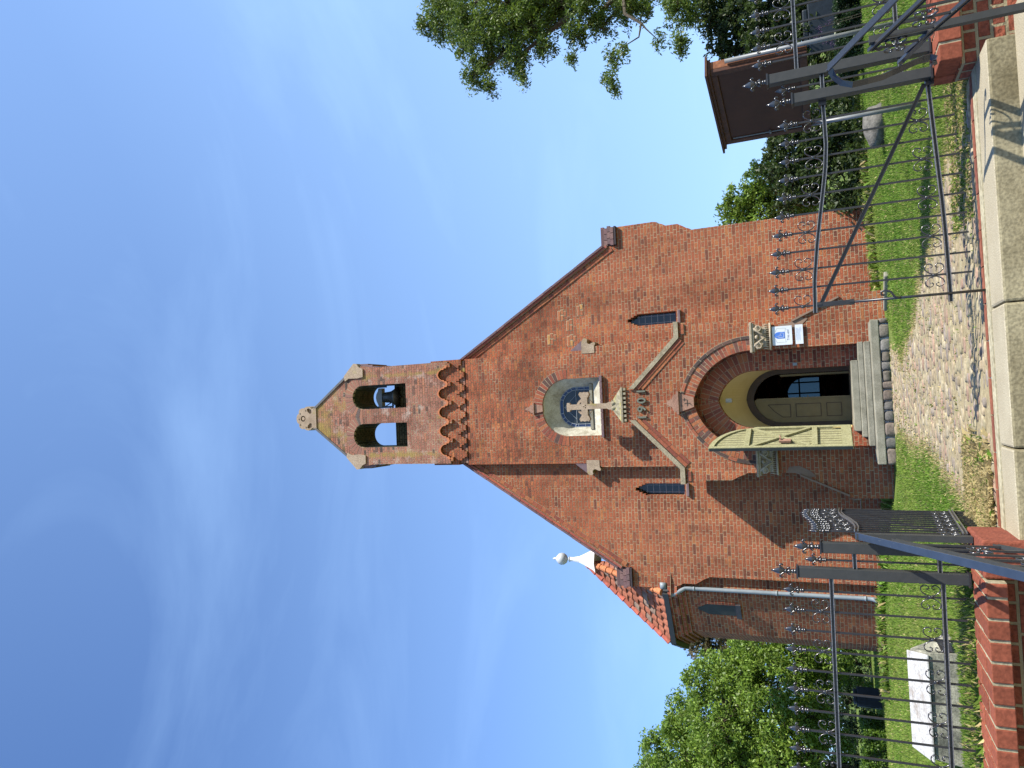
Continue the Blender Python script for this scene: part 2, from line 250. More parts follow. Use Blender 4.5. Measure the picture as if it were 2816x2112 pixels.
# ------------------------------------------------------------ mesh helpers
col = sc.collection
class MB:
    def __init__(s): s.v = []; s.f = []; s.m = []; s.c = []; s.cur = 0; s.tc = (1, 1, 1)
    def add(s, vs, fs, mi=None, tint=None):
        o = len(s.v); s.v += [tuple(p) for p in vs]
        for f in fs: s.f.append(tuple(i+o for i in f)); s.m.append(s.cur if mi is None else mi); s.c.append(tint or s.tc)
    def box(s, x0, x1, y0, y1, z0, z1, **k):
        s.add([(x, y, z) for z in (z0, z1) for y in (y0, y1) for x in (x0, x1)],
              [(0, 2, 3, 1), (4, 5, 7, 6), (0, 1, 5, 4), (2, 6, 7, 3), (0, 4, 6, 2), (1, 3, 7, 5)], **k)
    def obox(s, c, ax, ay, az, hx, hy, hz, **k):      # oriented box
        c = Vector(c); vs = [c+ax*hx*i+ay*hy*j+az*hz*l for l in (-1, 1) for j in (-1, 1) for i in (-1, 1)]
        s.add(vs, [(0, 2, 3, 1), (4, 5, 7, 6), (0, 1, 5, 4), (2, 6, 7, 3), (0, 4, 6, 2), (1, 3, 7, 5)], **k)
    def prism(s, poly, y0, y1, holes=(), back=True, **k):   # (x,z) outline, front at y0
        loops = [poly]+list(holes); flat = [p for l in loops for p in l]; n = len(flat)
        tris = tessellate_polygon([[Vector((p[0], p[1], 0)) for p in l] for l in loops])
        vs = [(p[0], y0, p[1]) for p in flat]+[(p[0], y1, p[1]) for p in flat]; fs = []
        for a, b, c in tris:
            A, B, C_ = (Vector(flat[i]) for i in (a, b, c))
            if (B.x-A.x)*(C_.y-A.y)-(B.y-A.y)*(C_.x-A.x) < 0: b, c = c, b
            fs.append((a, b, c))
            if back: fs.append((a+n, c+n, b+n))
        o = 0
        for l in loops:
            m_ = len(l); ar = sum(l[i][0]*l[(i+1) % m_][1]-l[(i+1) % m_][0]*l[i][1] for i in range(m_))
            hole = l is not poly
            for i in range(m_):
                j = (i+1) % m_; a, b = o+i, o+j
                if (ar > 0) != hole: fs.append((b, a, a+n, b+n))
                else: fs.append((a, b, b+n, a+n))
            o += m_
        s.add(vs, fs, **k)
    def tube(s, pts, r, n=8, cap=True, **k):
        pts = [Vector(p) for p in pts]; rs = r if isinstance(r, (list, tuple)) else [r]*len(pts)
        vs = []; up = None
        for i, p in enumerate(pts):
            d = (pts[min(i+1, len(pts)-1)]-pts[max(i-1, 0)]).normalized()
            if up is None: up = d.orthogonal().normalized()
            up = (up-d*up.dot(d)); up = up.normalized() if up.length > 1e-6 else d.orthogonal().normalized()
            q = d.cross(up)
            for j in range(n):
                a = 2*math.pi*j/n; vs.append(p+(up*math.cos(a)+q*math.sin(a))*rs[i])
        fs = [(i*n+j, i*n+(j+1) % n, (i+1)*n+(j+1) % n, (i+1)*n+j) for i in range(len(pts)-1) for j in range(n)]
        if cap: fs += [tuple(range(n-1, -1, -1)), tuple(range((len(pts)-1)*n, len(pts)*n))]
        s.add(vs, fs, **k)
    def bar(s, pts, w, h, side=Vector((0, 1, 0)), **k):    # rectangular bar: w along side, h across
        pts = [Vector(p) for p in pts]; vs = []
        for i, p in enumerate(pts):
            d = (pts[min(i+1, len(pts)-1)]-pts[max(i-1, 0)]).normalized()
            sd = (side-d*side.dot(d)).normalized(); q = d.cross(sd)
            for a, b in ((-1, -1), (1, -1), (1, 1), (-1, 1)): vs.append(p+sd*a*w/2+q*b*h/2)
        fs = [(i*4+j, i*4+(j+1) % 4, (i+1)*4+(j+1) % 4, (i+1)*4+j) for i in range(len(pts)-1) for j in range(4)]
        fs += [(3, 2, 1, 0), tuple(range(len(vs)-4, len(vs)))]
        s.add(vs, fs, **k)
    def lathe(s, prof, c=(0, 0, 0), n=14, sx=1, sy=1, **k):   # (r,z)
        c = Vector(c); vs = []
        for r, z in prof:
            for j in range(n):
                a = 2*math.pi*j/n; vs.append((c.x+r*sx*math.cos(a), c.y+r*sy*math.sin(a), c.z+z))
        fs = [(i*n+j, i*n+(j+1) % n, (i+1)*n+(j+1) % n, (i+1)*n+j) for i in range(len(prof)-1) for j in range(n)]
        fs += [tuple(range(n-1, -1, -1)), tuple(range((len(prof)-1)*n, len(prof)*n))]
        s.add(vs, fs, **k)
    def build(s, name, mats, parent=None, smooth=False, tint=False, bevel=0):
        me = bpy.data.meshes.new(name); me.from_pydata(s.v, [], s.f)
        if not isinstance(mats, (list, tuple)): mats = [mats]
        for m in mats: me.materials.append(M[m])
        me.polygons.foreach_set('material_index', s.m)
        if smooth: me.polygons.foreach_set('use_smooth', [True]*len(s.f))
        if tint:
            a = me.attributes.new('tint', 'FLOAT_COLOR', 'FACE')
            a.data.foreach_set('color', np.array([(*c, 1) for c in s.c], dtype=np.float32).ravel())
        me.update()
        o = bpy.data.objects.new(name, me); col.objects.link(o)
        if parent: o.parent = parent; o.matrix_parent_inverse = Matrix.Translation(-parent.location)
        if bevel:
            b = o.modifiers.new('bevel', 'BEVEL'); b.width = bevel; b.segments = 2; b.limit_method = 'ANGLE'; b.angle_limit = rad(40)
        return o
def tag(o, label=None, cat=None, group=None, kind=None):
    if label: o['label'] = label
    if cat: o['category'] = cat
    if group: o['group'] = group
    if kind: o['kind'] = kind
    return o
def thing(name, loc, label, cat, group=None):
    o = bpy.data.objects.new(name, None); col.objects.link(o); o.location = loc; o.empty_display_size = .2
    return tag(o, label, cat, group)
def numpy_mesh(name, verts, quads, tints, m, parent=None, k=4):
    me = bpy.data.meshes.new(name); n = len(quads)
    me.vertices.add(len(verts)); me.vertices.foreach_set('co', verts.astype(np.float32).ravel())
    me.loops.add(n*k); me.loops.foreach_set('vertex_index', quads.astype(np.int32).ravel())
    me.polygons.add(n); me.polygons.foreach_set('loop_start', np.arange(0, n*k, k, dtype=np.int32))
    me.materials.append(M[m]); me.update(calc_edges=True)
    a = me.attributes.new('tint', 'FLOAT_COLOR', 'FACE')
    c = np.ones((n, 4), dtype=np.float32); c[:, :3] = tints; a.data.foreach_set('color', c.ravel())
    o = bpy.data.objects.new(name, me); col.objects.link(o)
    if parent: o.parent = parent; o.matrix_parent_inverse = Matrix.Translation(-parent.location)
    return o

def arch(w_, zs, za, cx=0, n=14, z0=None):      # pointed-arch loop, counter-clockwise, optional straight jambs
    h = za-zs; R = (w_*w_+h*h)/(2*w_); pts = []
    a1 = math.asin(min(1, h/R))
    if R < w_+1e-6 and h > R: a1 = math.pi/2
    for i in range(n+1):
        a = a1*i/n; pts.append((cx+(w_-R)+R*math.cos(a), zs+R*math.sin(a)))
    left = [(2*cx-x, z) for x, z in reversed(pts[:-1])]
    loop = pts+left
    if z0 is not None: loop = [(cx+w_, z0)]+loop+[(cx-w_, z0)]
    return loop
def shift(loop, dx=0): return [(x+dx, z) for x, z in loop]
def loft(mb, l0, y0, l1, y1, closed=False, **k):
    n = len(l0); vs = [(x, y0, z) for x, z in l0]+[(x, y1, z) for x, z in l1]
    rng = range(n if closed else n-1)
    mb.add(vs, [(i, (i+1) % n, (i+1) % n+n, i+n) for i in rng], **k)
def voussoirs(mb, w_, zs, za, cx, y0, y1, t0, t1, step, gap=.011, tints=None, skip=None, alt=0, sides=(1, -1), bed=True, jit=.005):
    h = za-zs; R = (w_*w_+h*h)/(2*w_); a1 = math.asin(min(1, h/R)); cxx = w_-R
    n = max(2, int(round(a1*(R+t0)/step)))
    if bed: voussoirs(mb, w_, zs, za, cx, y0+.007, y1, t0-.001, t1+.006, .12, gap=0, tints=[MT], skip=skip, sides=sides, bed=False, jit=0)
    for sgn in sides:
        for i in range(n):
            aa, ab = a1*i/n+gap/2/(R+t0), a1*(i+1)/n-gap/2/(R+t0)
            parts = [(t0, t1)] if not alt else ([(t0, t1)] if i % 2 else [(t0, (t0+t1)/2-gap/2), ((t0+t1)/2+gap/2, t1)])
            for ta, tb in parts:
                p = [(cxx+(R+r)*math.cos(a), zs+(R+r)*math.sin(a)) for a, r in ((aa, ta), (aa, tb), (ab, tb), (ab, ta))]
                if skip and abs(p[0][0]) < skip: continue
                p = [(cx+sgn*x, z) for x, z in p]
                if sgn > 0: pass
                mb.prism(p, y0+random.uniform(0, 1)*jit, y1, tint=random.choice(tints))
BT = [(.28, .085, .045), (.31, .10, .05), (.25, .072, .042), (.27, .085, .05), (.33, .12, .055), (.20, .062, .042)]
MT = (.36, .29, .19)
BD = BT+[(.10, .055, .045), (.14, .065, .05), (.20, .07, .045)]

# ------------------------------------------------------------ ground
def gz(x, y):
    t = min(1, max(0, (y-6.5)/8)); z = -.13*t
    l = min(1, max(0, (-x-1.8)/2.6)); z += .27*t*t*l
    l2 = min(1, max(0, (x-2.0)/2.5)); z += .09*t*l2
    return z
mb = MB()
xs = [-1500, -300, -80, -40, -25]+[-18+i*.75 for i in range(49)]+[25, 40, 80, 300, 1500]
ys = [5.66]+[6+i*.6 for i in range(40)]+[34, 45, 80, 200, 700, 3000]
vs = [(x, y, gz(x, y)) for y in ys for x in xs]; nx = len(xs)
mb.add(vs, [(j*nx+i, j*nx+i+1, (j+1)*nx+i+1, (j+1)*nx+i) for j in range(len(ys)-1) for i in range(nx-1)])
M['turf'] = noise_mat('turf', [(.3, (.075, .12, .02)), (.5, (.12, .17, .035)), (.7, (.18, .21, .06))], 1.6, .95, .1, bs=.8, bd=.03, fine=35)
tag(mb.build('lawn', 'turf', smooth=True), kind='structure')
mb = MB(); mb.box(-1500, 1500, -1500, 4.05, -.9, -.6)
mb.box(-1500, -1.18, 4.05, 5.2, -.9, -.602); mb.box(2.36, 1500, 4.05, 5.2, -.9, -.602)
tag(mb.build('pavement', 'riser'), kind='structure')

def path_edges(y):
    L_ = np.interp(y, [5.6, 6.6, 8.2, 9.7, 11.8, 14.5, 15.3], [-1.15, -.9, -.72, -.56, -.70, -.5, -.7])
    R_ = np.interp(y, [5.6, 6.9, 7.2, 9.6, 10.3, 12.8, 15.3], [2.0, 1.85, 1.5, 1.18, .82, .42, .75])
    return L_, R_
mb = MB(); P = [(path_edges(y), y) for y in np.linspace(5.64, 15.2, 30)]
vs = []
for (l, r), y in P:
    for x in (l-.15, (l+r)/2, r+.12): vs.append((x, y, gz(x, y)+.006))
mb.add(vs, [(j*3+i, j*3+i+1, j*3+4+i, j*3+3+i) for j in range(len(P)-1) for i in range(2)])
tag(mb.build('path', 'soil'), kind='structure')

# cobbles of the path: one mass of small fieldstones
CV = []; CF = []; CT = []
pal = [(.29, .23, .145), (.26, .205, .13), (.31, .26, .165), (.20, .165, .13), (.29, .205, .14), (.23, .19, .155), (.33, .28, .19), (.28, .185, .13), (.27, .23, .14), (.30, .245, .155)]
y = 5.74; off = 0
while y < 15.25:
    l, r = path_edges(y); rowh = random.uniform(.05, .085); x = l+random.uniform(-.12, .03)
    while x < r+random.uniform(-.15, .08):
        wd = random.uniform(.08, .22)
        if random.random() > .05:
            cx_, cy2 = x+wd/2, y+random.uniform(-.015, .015); z = gz(cx_, cy2)+random.uniform(-.006, .012)
            n = 8; rx, ry = wd/2*.95, rowh/2*random.uniform(.85, 1.02); hh = random.uniform(.004, .013); o = len(CV); ro = random.uniform(-.2, .2)
            rr = [random.uniform(.86, 1.08) for _ in range(n)]
            for q, (s_, zz) in enumerate(((1, -.01), (.93, hh*.55), (.62, hh*.95))):
                for j in range(n):
                    a = 2*math.pi*j/n+ro; e = .72
                    ca, sa = math.cos(a), math.sin(a)
                    CV.append((cx_+math.copysign(abs(ca)**e, ca)*rx*s_*rr[j], cy2+math.copysign(abs(sa)**e, sa)*ry*s_*rr[j], z+zz))
            CV.append((cx_, cy2, z+hh))
            t_ = random.choice(pal); k = random.uniform(.82, 1.15); t_ = tuple(c*k for c in t_)
            for q in range(2):
                for j in range(n): CF.append((o+q*n+j, o+q*n+(j+1) % n, o+(q+1)*n+(j+1) % n, o+(q+1)*n+j)); CT.append(t_)
            for j in range(n): CF.append((o+2*n+j, o+2*n+(j+1) % n, o+3*n)); CT.append(t_)
        x += wd+.008
    y += rowh*.98
mb = MB(); mb.v = CV; mb.f = CF; mb.m = [0]*len(CF); mb.c = CT
tag(mb.build('cobblestones', 'cobble', smooth=True, tint=True), 'worn fieldstone cobbles of the church path', 'cobblestones', kind='stuff')

# grass blades
def blades(n, xr, yr, h, wd, cols, keep, lean=.5, wscale=True, name='grass', pw=1.0):
    X = RNG.uniform(*xr, n); U = RNG.random(n)
    y0, y1 = yr; Y = y0*(y1/y0)**U if pw else RNG.uniform(y0, y1, n)
    if pw: X = X*Y/y1
    k = keep(X, Y); X, Y = X[k], Y[k]; n = len(X)
    Z = np.array([gz(a, b) for a, b in zip(X, Y)])
    S = (Y/7.0) if wscale else np.ones(n)
    H = h*RNG.uniform(.5, 1.25, n)*np.minimum(S, 1.7)**.5; W = wd*S*RNG.uniform(.7, 1.3, n)
    A = RNG.uniform(0, 6.283, n); ca, sa = np.cos(A), np.sin(A); B = RNG.uniform(0, 6.283, n); ln = RNG.uniform(.1, 1, n)*lean
    base = np.stack([X, Y, Z-.004], 1); side = np.stack([ca*W, sa*W, 0*W], 1)
    mid = base+np.stack([np.cos(B)*ln*H*.3, np.sin(B)*ln*H*.3, H*.6], 1)
    tip = base+np.stack([np.cos(B)*ln*H, np.sin(B)*ln*H, H*(1-.35*ln)], 1)
    V = np.concatenate([base-side, base+side, mid+side*.6, tip], 1).reshape(-1, 3)
    Q = np.arange(n*4).reshape(n, 4)
    return V, Q, X, Y
def lawn_keep(X, Y):
    L_ = np.interp(Y, [5.6, 6.6, 8.2, 9.7, 11.8, 14.5, 15.3, 15.4], [-1.15, -.9, -.72, -.56, -.70, -.5, -1.5, -2.2])
    R_ = np.interp(Y, [5.6, 6.9, 7.2, 9.6, 10.3, 12.8, 15.3, 15.4], [2.0, 1.85, 1.5, 1.18, .82, .42, 1.5, 2.2])
    e = RNG.normal(0, .07, len(X))
    on = (X < L_+e) | (X > R_+e)
    on &= ~((Y > 15.95) & (np.abs(X) < 2.1)); on &= ~((Y > 16.9) & (X > -5.6) & (X < 4.1)); on &= Y > 5.7
    return on
def gcol(X, Y, dry, n):
    k = np.sin(X*2.1+np.sin(Y*1.7)*1.5)*np.sin(Y*2.6+X)*.5+.5; r = RNG.random(n)
    base = np.array([.11, .215, .02]); ylw = np.array([.28, .315, .07]); st = np.array([.50, .40, .19])
    k2 = np.sin(X*.9+2)*np.sin(Y*.55+X*.4)*.5+.5; m = np.clip(-.05+.35*k+.4*k2+.45*(r-.5), 0, 1)[:, None]
    c = base*(1-m)+ylw*m
    d = (RNG.random(n) < dry)[:, None]; c = np.where(d, st*RNG.uniform(.7, 1.15, (n, 1)), c)
    return c*RNG.uniform(.75, 1.2, (n, 1))
def dry_at(X, Y):
    l = np.interp(Y, [5.6, 6.6, 8.2, 9.7, 11.8, 15], [-1.15, -.9, -.72, -.56, -.70, -.5])
    r = np.interp(Y, [5.6, 6.9, 7.2, 9.6, 10.3, 12.8, 15.3], [2.0, 1.85, 1.5, 1.18, .82, .42, .75])
    d = np.minimum(np.abs(X-l), np.abs(X-r)); dd = np.clip(.75-d*2.2, .05, .75)
    dd = np.maximum(dd, np.where((np.abs(X+.85) < .55) & (Y < 6.7), .9, 0))
    return np.maximum(dd, np.where((X > 1.3) & (X < 3) & (Y < 6.6), .45, 0))
Vs, Qs, Ts = [], [], []; o = 0
def addb(r, dry=None):
    global o
    V, Q, X, Y = r
    Vs.append(V); Qs.append(Q+o); o += len(V); Ts.append(gcol(X, Y, dry_at(X, Y) if dry is None else dry, len(X)))
addb(blades(420000, (-15.5, 12.5), (5.75, 24), .036, .0034, None, lawn_keep))
# uncut tufts behind both front walls and beside the gate
tuft = lambda X, Y: ((X < -1.12) | (X > 2.25)) & (Y > 5.53)
addb(blades(22000, (-4.2, -1.0), (5.54, 6.0), .27, .0042, None, tuft, .95, pw=0), .22)
addb(blades(5000, (2.3, 4.5), (5.66, 6.0), .10, .004, None, tuft, .9, pw=0), .35)
edge = lambda X, Y: (X < -.55+RNG.normal(0, .12, len(X)))
addb(blades(20000, (-1.35, -.3), (5.75, 6.7), 0.075, .0018, None, edge, 1.3, pw=0), .85)
addb(blades(5000, (1.0, 2.4), (5.8, 6.6), .045, .0022, None, lambda X, Y: X > 1.2, 1.2, pw=0), .5)
# wisps between the cobbles and along the church foot
addb(blades(9000, (-1.2, 2.0), (5.75, 15.2), .035, .004, None, lambda X, Y: (np.sin(X*5+Y*3)*np.sin(X*2.3-Y*4) > .25), .9, pw=0), .7)
addb(blades(14000, (-6.2, 5.0), (15.5, 17.2), .16, .006, None, lambda X, Y: ((Y > 16.45) & (np.abs(X) > 2.15) & (Y < 16.95)), .8, pw=0), .2)
tag(numpy_mesh('grass', np.concatenate(Vs), np.concatenate(Qs), np.concatenate(Ts), 'grass'), 'green grass with dry straw edges around the church path', 'grass', kind='stuff')

# ------------------------------------------------------------ church
F0, FR, FP = 17.0, 16.8, 16.05
church = thing('church', (0, F0, 0), 'red brick village church with a stepped gable, twin bell openings and open arched porch', 'church')
def sym(right): return right+[(-x, z) for x, z in reversed(right)]
# main gable wall with two slit windows
def stepped_slit(cx):       # corbelled head
    hw = .14; pts = [(cx+hw, 4.13)]
    z = 5.06; x = hw
    for k in range(4):
        pts.append((cx+x, z)); x -= .036 if k else .03; pts.append((cx+x, z)); z += .077
    pts.append((cx+x*.9, z)); pts.append((cx-x*.9, z))
    z = 5.06+.077*3; xs_ = [hw, hw-.03, hw-.066, hw-.102, hw-.138]
    L_ = []
    for k in range(3, -1, -1):
        L_.append((cx-xs_[k+1], 5.06+.077*k)); L_.append((cx-xs_[k], 5.06+.077*k))
    return pts+L_+[(cx-hw, 4.13)]
SX = 2.01
outline = [(4.0, -.4), (4.0, 3.68), (4.03, 3.72), (4.06, 3.80), (4.10, 3.86), (4.14, 3.93), (4.18, 4.0), (4.18, 4.28), (4.22, 4.34), (4.25, 4.42), (4.29, 4.48), (4.31, 4.56), (4.31, 5.46), (3.86, 5.46), (3.86, 5.72), (1.33, 9.74)]
mb = MB(); mb.prism(sym(outline), F0, F0+.42, holes=[stepped_slit(SX), stepped_slit(-SX), arch(.685, 6.82, 7.475, 0, 14, 6.0), arch(.72, 2.46, 3.3, 0, 14, .2)])
mb.build('wall', 'brick', church)
for px_, py_ in ((1210.9, 680.9), (1252.7, 669.6), (1229.9, 701.7), (1188.8, 732.1), (1231.4, 734.9)):
    c = at(px_, py_, F0); mb = MB()
    for bx, bz, bw_ in ((-.075, -.04, .06), (.07, -.04, .055), (-.02, .037, .115), (.03, -.117, .055))[:random.choice((3, 3, 4))]:
        mb.box(c.x+bx-bw_-.012, c.x+bx+bw_+.012, F0-.004, F0+.01, c.z+bz-.042, c.z+bz+.042, tint=(.42, .35, .22))
        mb.box(c.x+bx-bw_, c.x+bx+bw_, F0-.010, F0+.01, c.z+bz-.030, c.z+bz+.030, tint=random.choice([(.36, .13, .06), (.42, .22, .08), (.32, .11, .055)]))
    mb.build('repair_patch', 'bricks_tinted', church, tint=True)
for sg in (1, -1):      # grey foundation stones and weathered footing
    mb = MB()
    x = 2.1
    while x < 4.02:
        w_ = random.uniform(.22, .42); mb.obox((sg*(x+w_/2), F0+.02, gz(sg*x, 17)+random.uniform(.0, .05)), Vector((1, 0, 0)), Vector((0, 1, 0)), Vector((0, 0, 1)), w_/2-.01, .09, .1); x += w_
    mb.build('footing', 'granite', church, bevel=.02)
for sg in (1, -1):
    mb = MB(); mb.prism([(sg*SX-.125, 4.17), (sg*SX+.125, 4.17), (sg*SX+.125, 5.1), (sg*SX, 5.42), (sg*SX-.125, 5.1)], F0+.2, F0+.23)
    wn = mb.build('slit_window', 'glass', church)
    mb = MB()
    for z in np.arange(4.3, 5.2, .15): mb.box(sg*SX-.12, sg*SX+.12, F0+.19, F0+.199, z, z+.008)
    mb.box(sg*SX-.085, sg*SX-.078, F0+.185, F0+.189, 4.18, 5.1); mb.box(sg*SX+.078, sg*SX+.085, F0+.185, F0+.189, 4.18, 5.1)
    mb.build('lead_bars', 'lead', wn)
    mb = MB(); mb.add([(sg*SX-.15, F0-.06, 4.03), (sg*SX+.15, F0-.06, 4.03), (sg*SX+.15, F0-.06, 4.07), (sg*SX-.15, F0-.06, 4.07), (sg*SX-.139, F0+.2, 4.19), (sg*SX+.139, F0+.2, 4.19), (sg*SX+.15, F0+.002, 4.03), (sg*SX-.15, F0+.002, 4.03)],
           [(0, 1, 2, 3), (3, 2, 5, 4), (0, 7, 6, 1), (1, 6, 5, 2), (0, 3, 4, 7)])
    mb.build('window_sill', 'purple', wn)

# gable coping with purple tiles over a projecting red course
def run_bricks(mb, p0, p1, y0, y1, th, ln, tints, jit=.003, bed=True):
    a = Vector((p0[0], 0, p0[1])); b = Vector((p1[0], 0, p1[1])); d = b-a; n = max(1, int(d.length/ln)); u = d.normalized(); up = Vector((0, 0, 1)); q = Vector((-u.z, 0, u.x))
    if q.z < 0: q = -q
    mb.obox(((a.x+b.x)/2, (y0+y1)/2+.006, (a.z+b.z)/2), u, Vector((0, 1, 0)), q, d.length/2, (y1-y0)/2-.001, th/2+.004, tint=MT) if bed else None
    for i in range(n):
        c = a+d*((i+.5)/n)+q*random.uniform(-jit, jit)
        mb.obox((c.x, (y0+y1)/2, c.z), u, Vector((0, 1, 0)), q, d.length/n/2-.004, (y1-y0)/2+random.uniform(0, .004), th/2, tint=random.choice(tints))
for sg in (1, -1):
    mb = MB()
    A, B = (sg*3.87, 5.80), (sg*1.34, 9.84)
    run_bricks(mb, (A[0]-sg*.0, A[1]-.09), (B[0], B[1]-.09), F0-.055, F0+.1, .06, .25, [(.30, .08, .06), (.36, .1, .06), (.28, .09, .07)])
    run_bricks(mb, A, B, F0-.09, F0+.45, .05, .26, [(.13, .08, .085), (.17, .10, .10), (.12, .085, .09)], bed=False)
    run_bricks(mb, (A[0]-sg*.08, A[1]-.21), (B[0]-sg*.02, B[1]-.25), F0-.02, F0+.05, .085, .13, BT)
    mb.build('gable_coping', 'bricks_tinted', church, tint=True)
    mb = MB()
    # kneeler: little brick roof on a dark ledge
    for k, zt in enumerate((0, 1, 2, 3)):
        for j in range(3):
            x0 = sg*(3.87+j*.15+(.04 if k % 2 else 0)); z0 = 5.50+k*.085
            if sg*x0 > 4.24: continue
            mb.obox((x0+sg*.07, F0-.03+k*.03, z0+.06), Vector((1, 0, 0)), Vector((0, 1, 0)), Vector((0, 0, 1)), .068, .05, .038, tint=random.choice([(.17, .10, .10), (.2, .12, .11), (.14, .09, .09)]))
    mb.obox((sg*4.09, F0+.2, 5.69), Vector((1, 0, 0)), Vector((0, 1, 0)), Vector((0, 0, 1)), .21, .2, .16, tint=(.12, .07, .07))
    mb.obox((sg*4.10, F0+.12, 5.485), Vector((1, 0, 0)), Vector((0, 1, 0)), Vector((0, 0, 1)), .225, .2, .022, tint=(.05, .04, .045))
    mb.build('kneeler', 'bricks_tinted', church, tint=True)

# central projection rising into the bell gable
RW = 1.37
mb = MB()
WZ = arch(.70, 6.82, 7.49, 0, 14, 5.99)
low = [(RW, 5.0), (RW, 9.65), (1.335, 9.9), (1.33, 10.25)]
lowp = [(1.46, 3.9), (1.46, 6.02), (1.37, 6.2), (1.37, 9.62)]
mb.prism(sym(lowp), FR, F0-.002, holes=[WZ])
mb.build('central_projection', 'brick', church)
# bell gable slab
OPR = arch(.325, 12.76, 13.08, .515, 12, 11.36); OPL = arch(.325, 12.76, 13.08, -.54, 12, 11.36)
SCP = [(-.245, 10.06), (-.19, 10.085), (-.165, 10.11), (-.175, 10.16), (-.135, 10.175), (-.135, 10.24), (-.095, 10.30), (-.045, 10.335), (0, 10.345), (.045, 10.335), (.095, 10.30), (.135, 10.24), (.135, 10.175), (.175, 10.16), (.165, 10.11), (.19, 10.085), (.245, 10.06)]
slab = [(1.325, 12.3), (1.34, 12.55), (1.38, 12.72), (1.38, 12.98), (1.12, 13.30), (.27, 14.42)]
bot = [(1.332, 10.065)]
for k in range(4, -1, -1): bot = [(.01+(k-2)*.49+x, z) for x, z in SCP]+bot
bot = [(-1.332, 10.065)]+bot
mb = MB(); mb.prism(bot+slab+[(-x, z) for x, z in reversed(slab)], FR-.12, FR+.9, holes=[OPR, OPL])
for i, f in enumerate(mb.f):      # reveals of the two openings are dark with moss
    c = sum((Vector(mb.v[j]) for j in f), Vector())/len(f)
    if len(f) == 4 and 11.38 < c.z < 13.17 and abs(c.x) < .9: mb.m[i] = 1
mb.box(-1.33, 1.33, FR+.0, FR+.9, 9.6, 10.5, mi=0)
bell_gable = mb.build('bell_gable', ['bell_brick', 'moss_brick'], church)
for cx_ in (.515, -.54):
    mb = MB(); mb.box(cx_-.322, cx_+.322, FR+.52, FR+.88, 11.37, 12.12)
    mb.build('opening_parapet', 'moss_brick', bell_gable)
for cx_ in (.515, -.54):
    mb = MB(); voussoirs(mb, .325, 12.76, 13.08, cx_, FR-.128, FR-.05, .004, .25, .075, tints=[(.26, .12, .085), (.30, .14, .09), (.12, .085, .075), (.24, .12, .09), (.28, .13, .09)])
    mb.build('opening_arch', 'bricks_tinted', bell_gable, tint=True)
for sg in (1, -1):
    mb = MB(); mb.obox((sg*.68, FR+.40, 13.86), Vector((sg*-.84, 0, 1.12)).normalized(), Vector((0, 1, 0)), Vector((sg*1.12, 0, .84)).normalized(), .72, .55, .03)
    mb.build('bell_gable_coping', 'slate', bell_gable)
    mb = MB()
    mb.prism([(sg*x, z) for x, z in ((1.465, 13.0), (1.13, 13.33), (.99, 13.30), (1.06, 13.17), (1.05, 12.9), (1.08, 12.70), (1.30, 12.70), (1.355, 12.82), (1.455, 12.90))], FR-.16, FR+.92)
    mb.build('kneeler_stone', 'sandstone', bell_gable)
    mb = MB(); mb.prism([(sg*x, z) for x, z in ((1.31, 12.28), (1.36, 12.36), (1.36, 12.46), (1.41, 12.46), (1.41, 12.60), (1.445, 12.60), (1.45, 12.87), (1.31, 12.87))], FR-.02, FR+.9)
    mb.build('dark_corbel', 'purple', bell_gable)
# trefoil finial stone
mb = MB()
pr = [(.30, 14.40), (.30, 14.50), (.26, 14.56), (.33, 14.66), (.35, 14.78), (.32, 14.90), (.25, 14.97), (.22, 15.02), (.13, 15.09), (0, 15.11)]
hl = [[(cx_+.035*math.cos(a), cz+.045*math.sin(a)) for a in np.linspace(0, 6.283, 9)[:-1]] for cx_, cz in ((0, 14.86),)]
tear = lambda sg: [(sg*x, z) for x, z in ((.10, 14.64), (.2, 14.60), (.24, 14.68), (.17, 14.72))]
pr = [(x, 14.34+(z-14.40)*.985) for x, z in [(.285, 14.40), (.285, 14.50), (.27, 14.55), (.32, 14.60), (.345, 14.68), (.33, 14.77), (.29, 14.83), (.30, 14.90), (.27, 14.98), (.21, 15.02), (.15, 15.01), (.12, 15.07), (.06, 15.10), (0, 15.11)]]
hl = [[(.085*math.cos(a), 14.80+.085*math.sin(a)) for a in np.linspace(0, 6.283, 15)[:-1]]]
tear = lambda sg: [(sg*x, z) for x, z in ((.13, 14.56), (.15, 14.50), (.245, 14.50), (.29, 14.60), (.27, 14.66), (.20, 14.64))]
mb.prism(pr+[(-x, z) for x, z in reversed(pr[:-1])], FR-.15, FR-.09, holes=hl+[tear(1), tear(-1)]); mb.prism(pr+[(-x, z) for x, z in reversed(pr[:-1])], FR-.088, FR+.25)
for cx_, cz in ((.16, 14.92), (-.16, 14.92), (0, 14.96), (.24, 14.72), (-.24, 14.72)): mb.prism([(cx_+.022*math.cos(a), cz+.022*math.sin(a)) for a in np.linspace(0, 6.283, 8)[:-1]], FR-.165, FR-.14)
mb.prism([(.05*math.cos(a), 14.80+.05*math.sin(a)) for a in np.linspace(0, 6.283, 11)[:-1]], FR-.14, FR-.08)
fin = mb.build('finial_stone', 'sandstone', bell_gable)
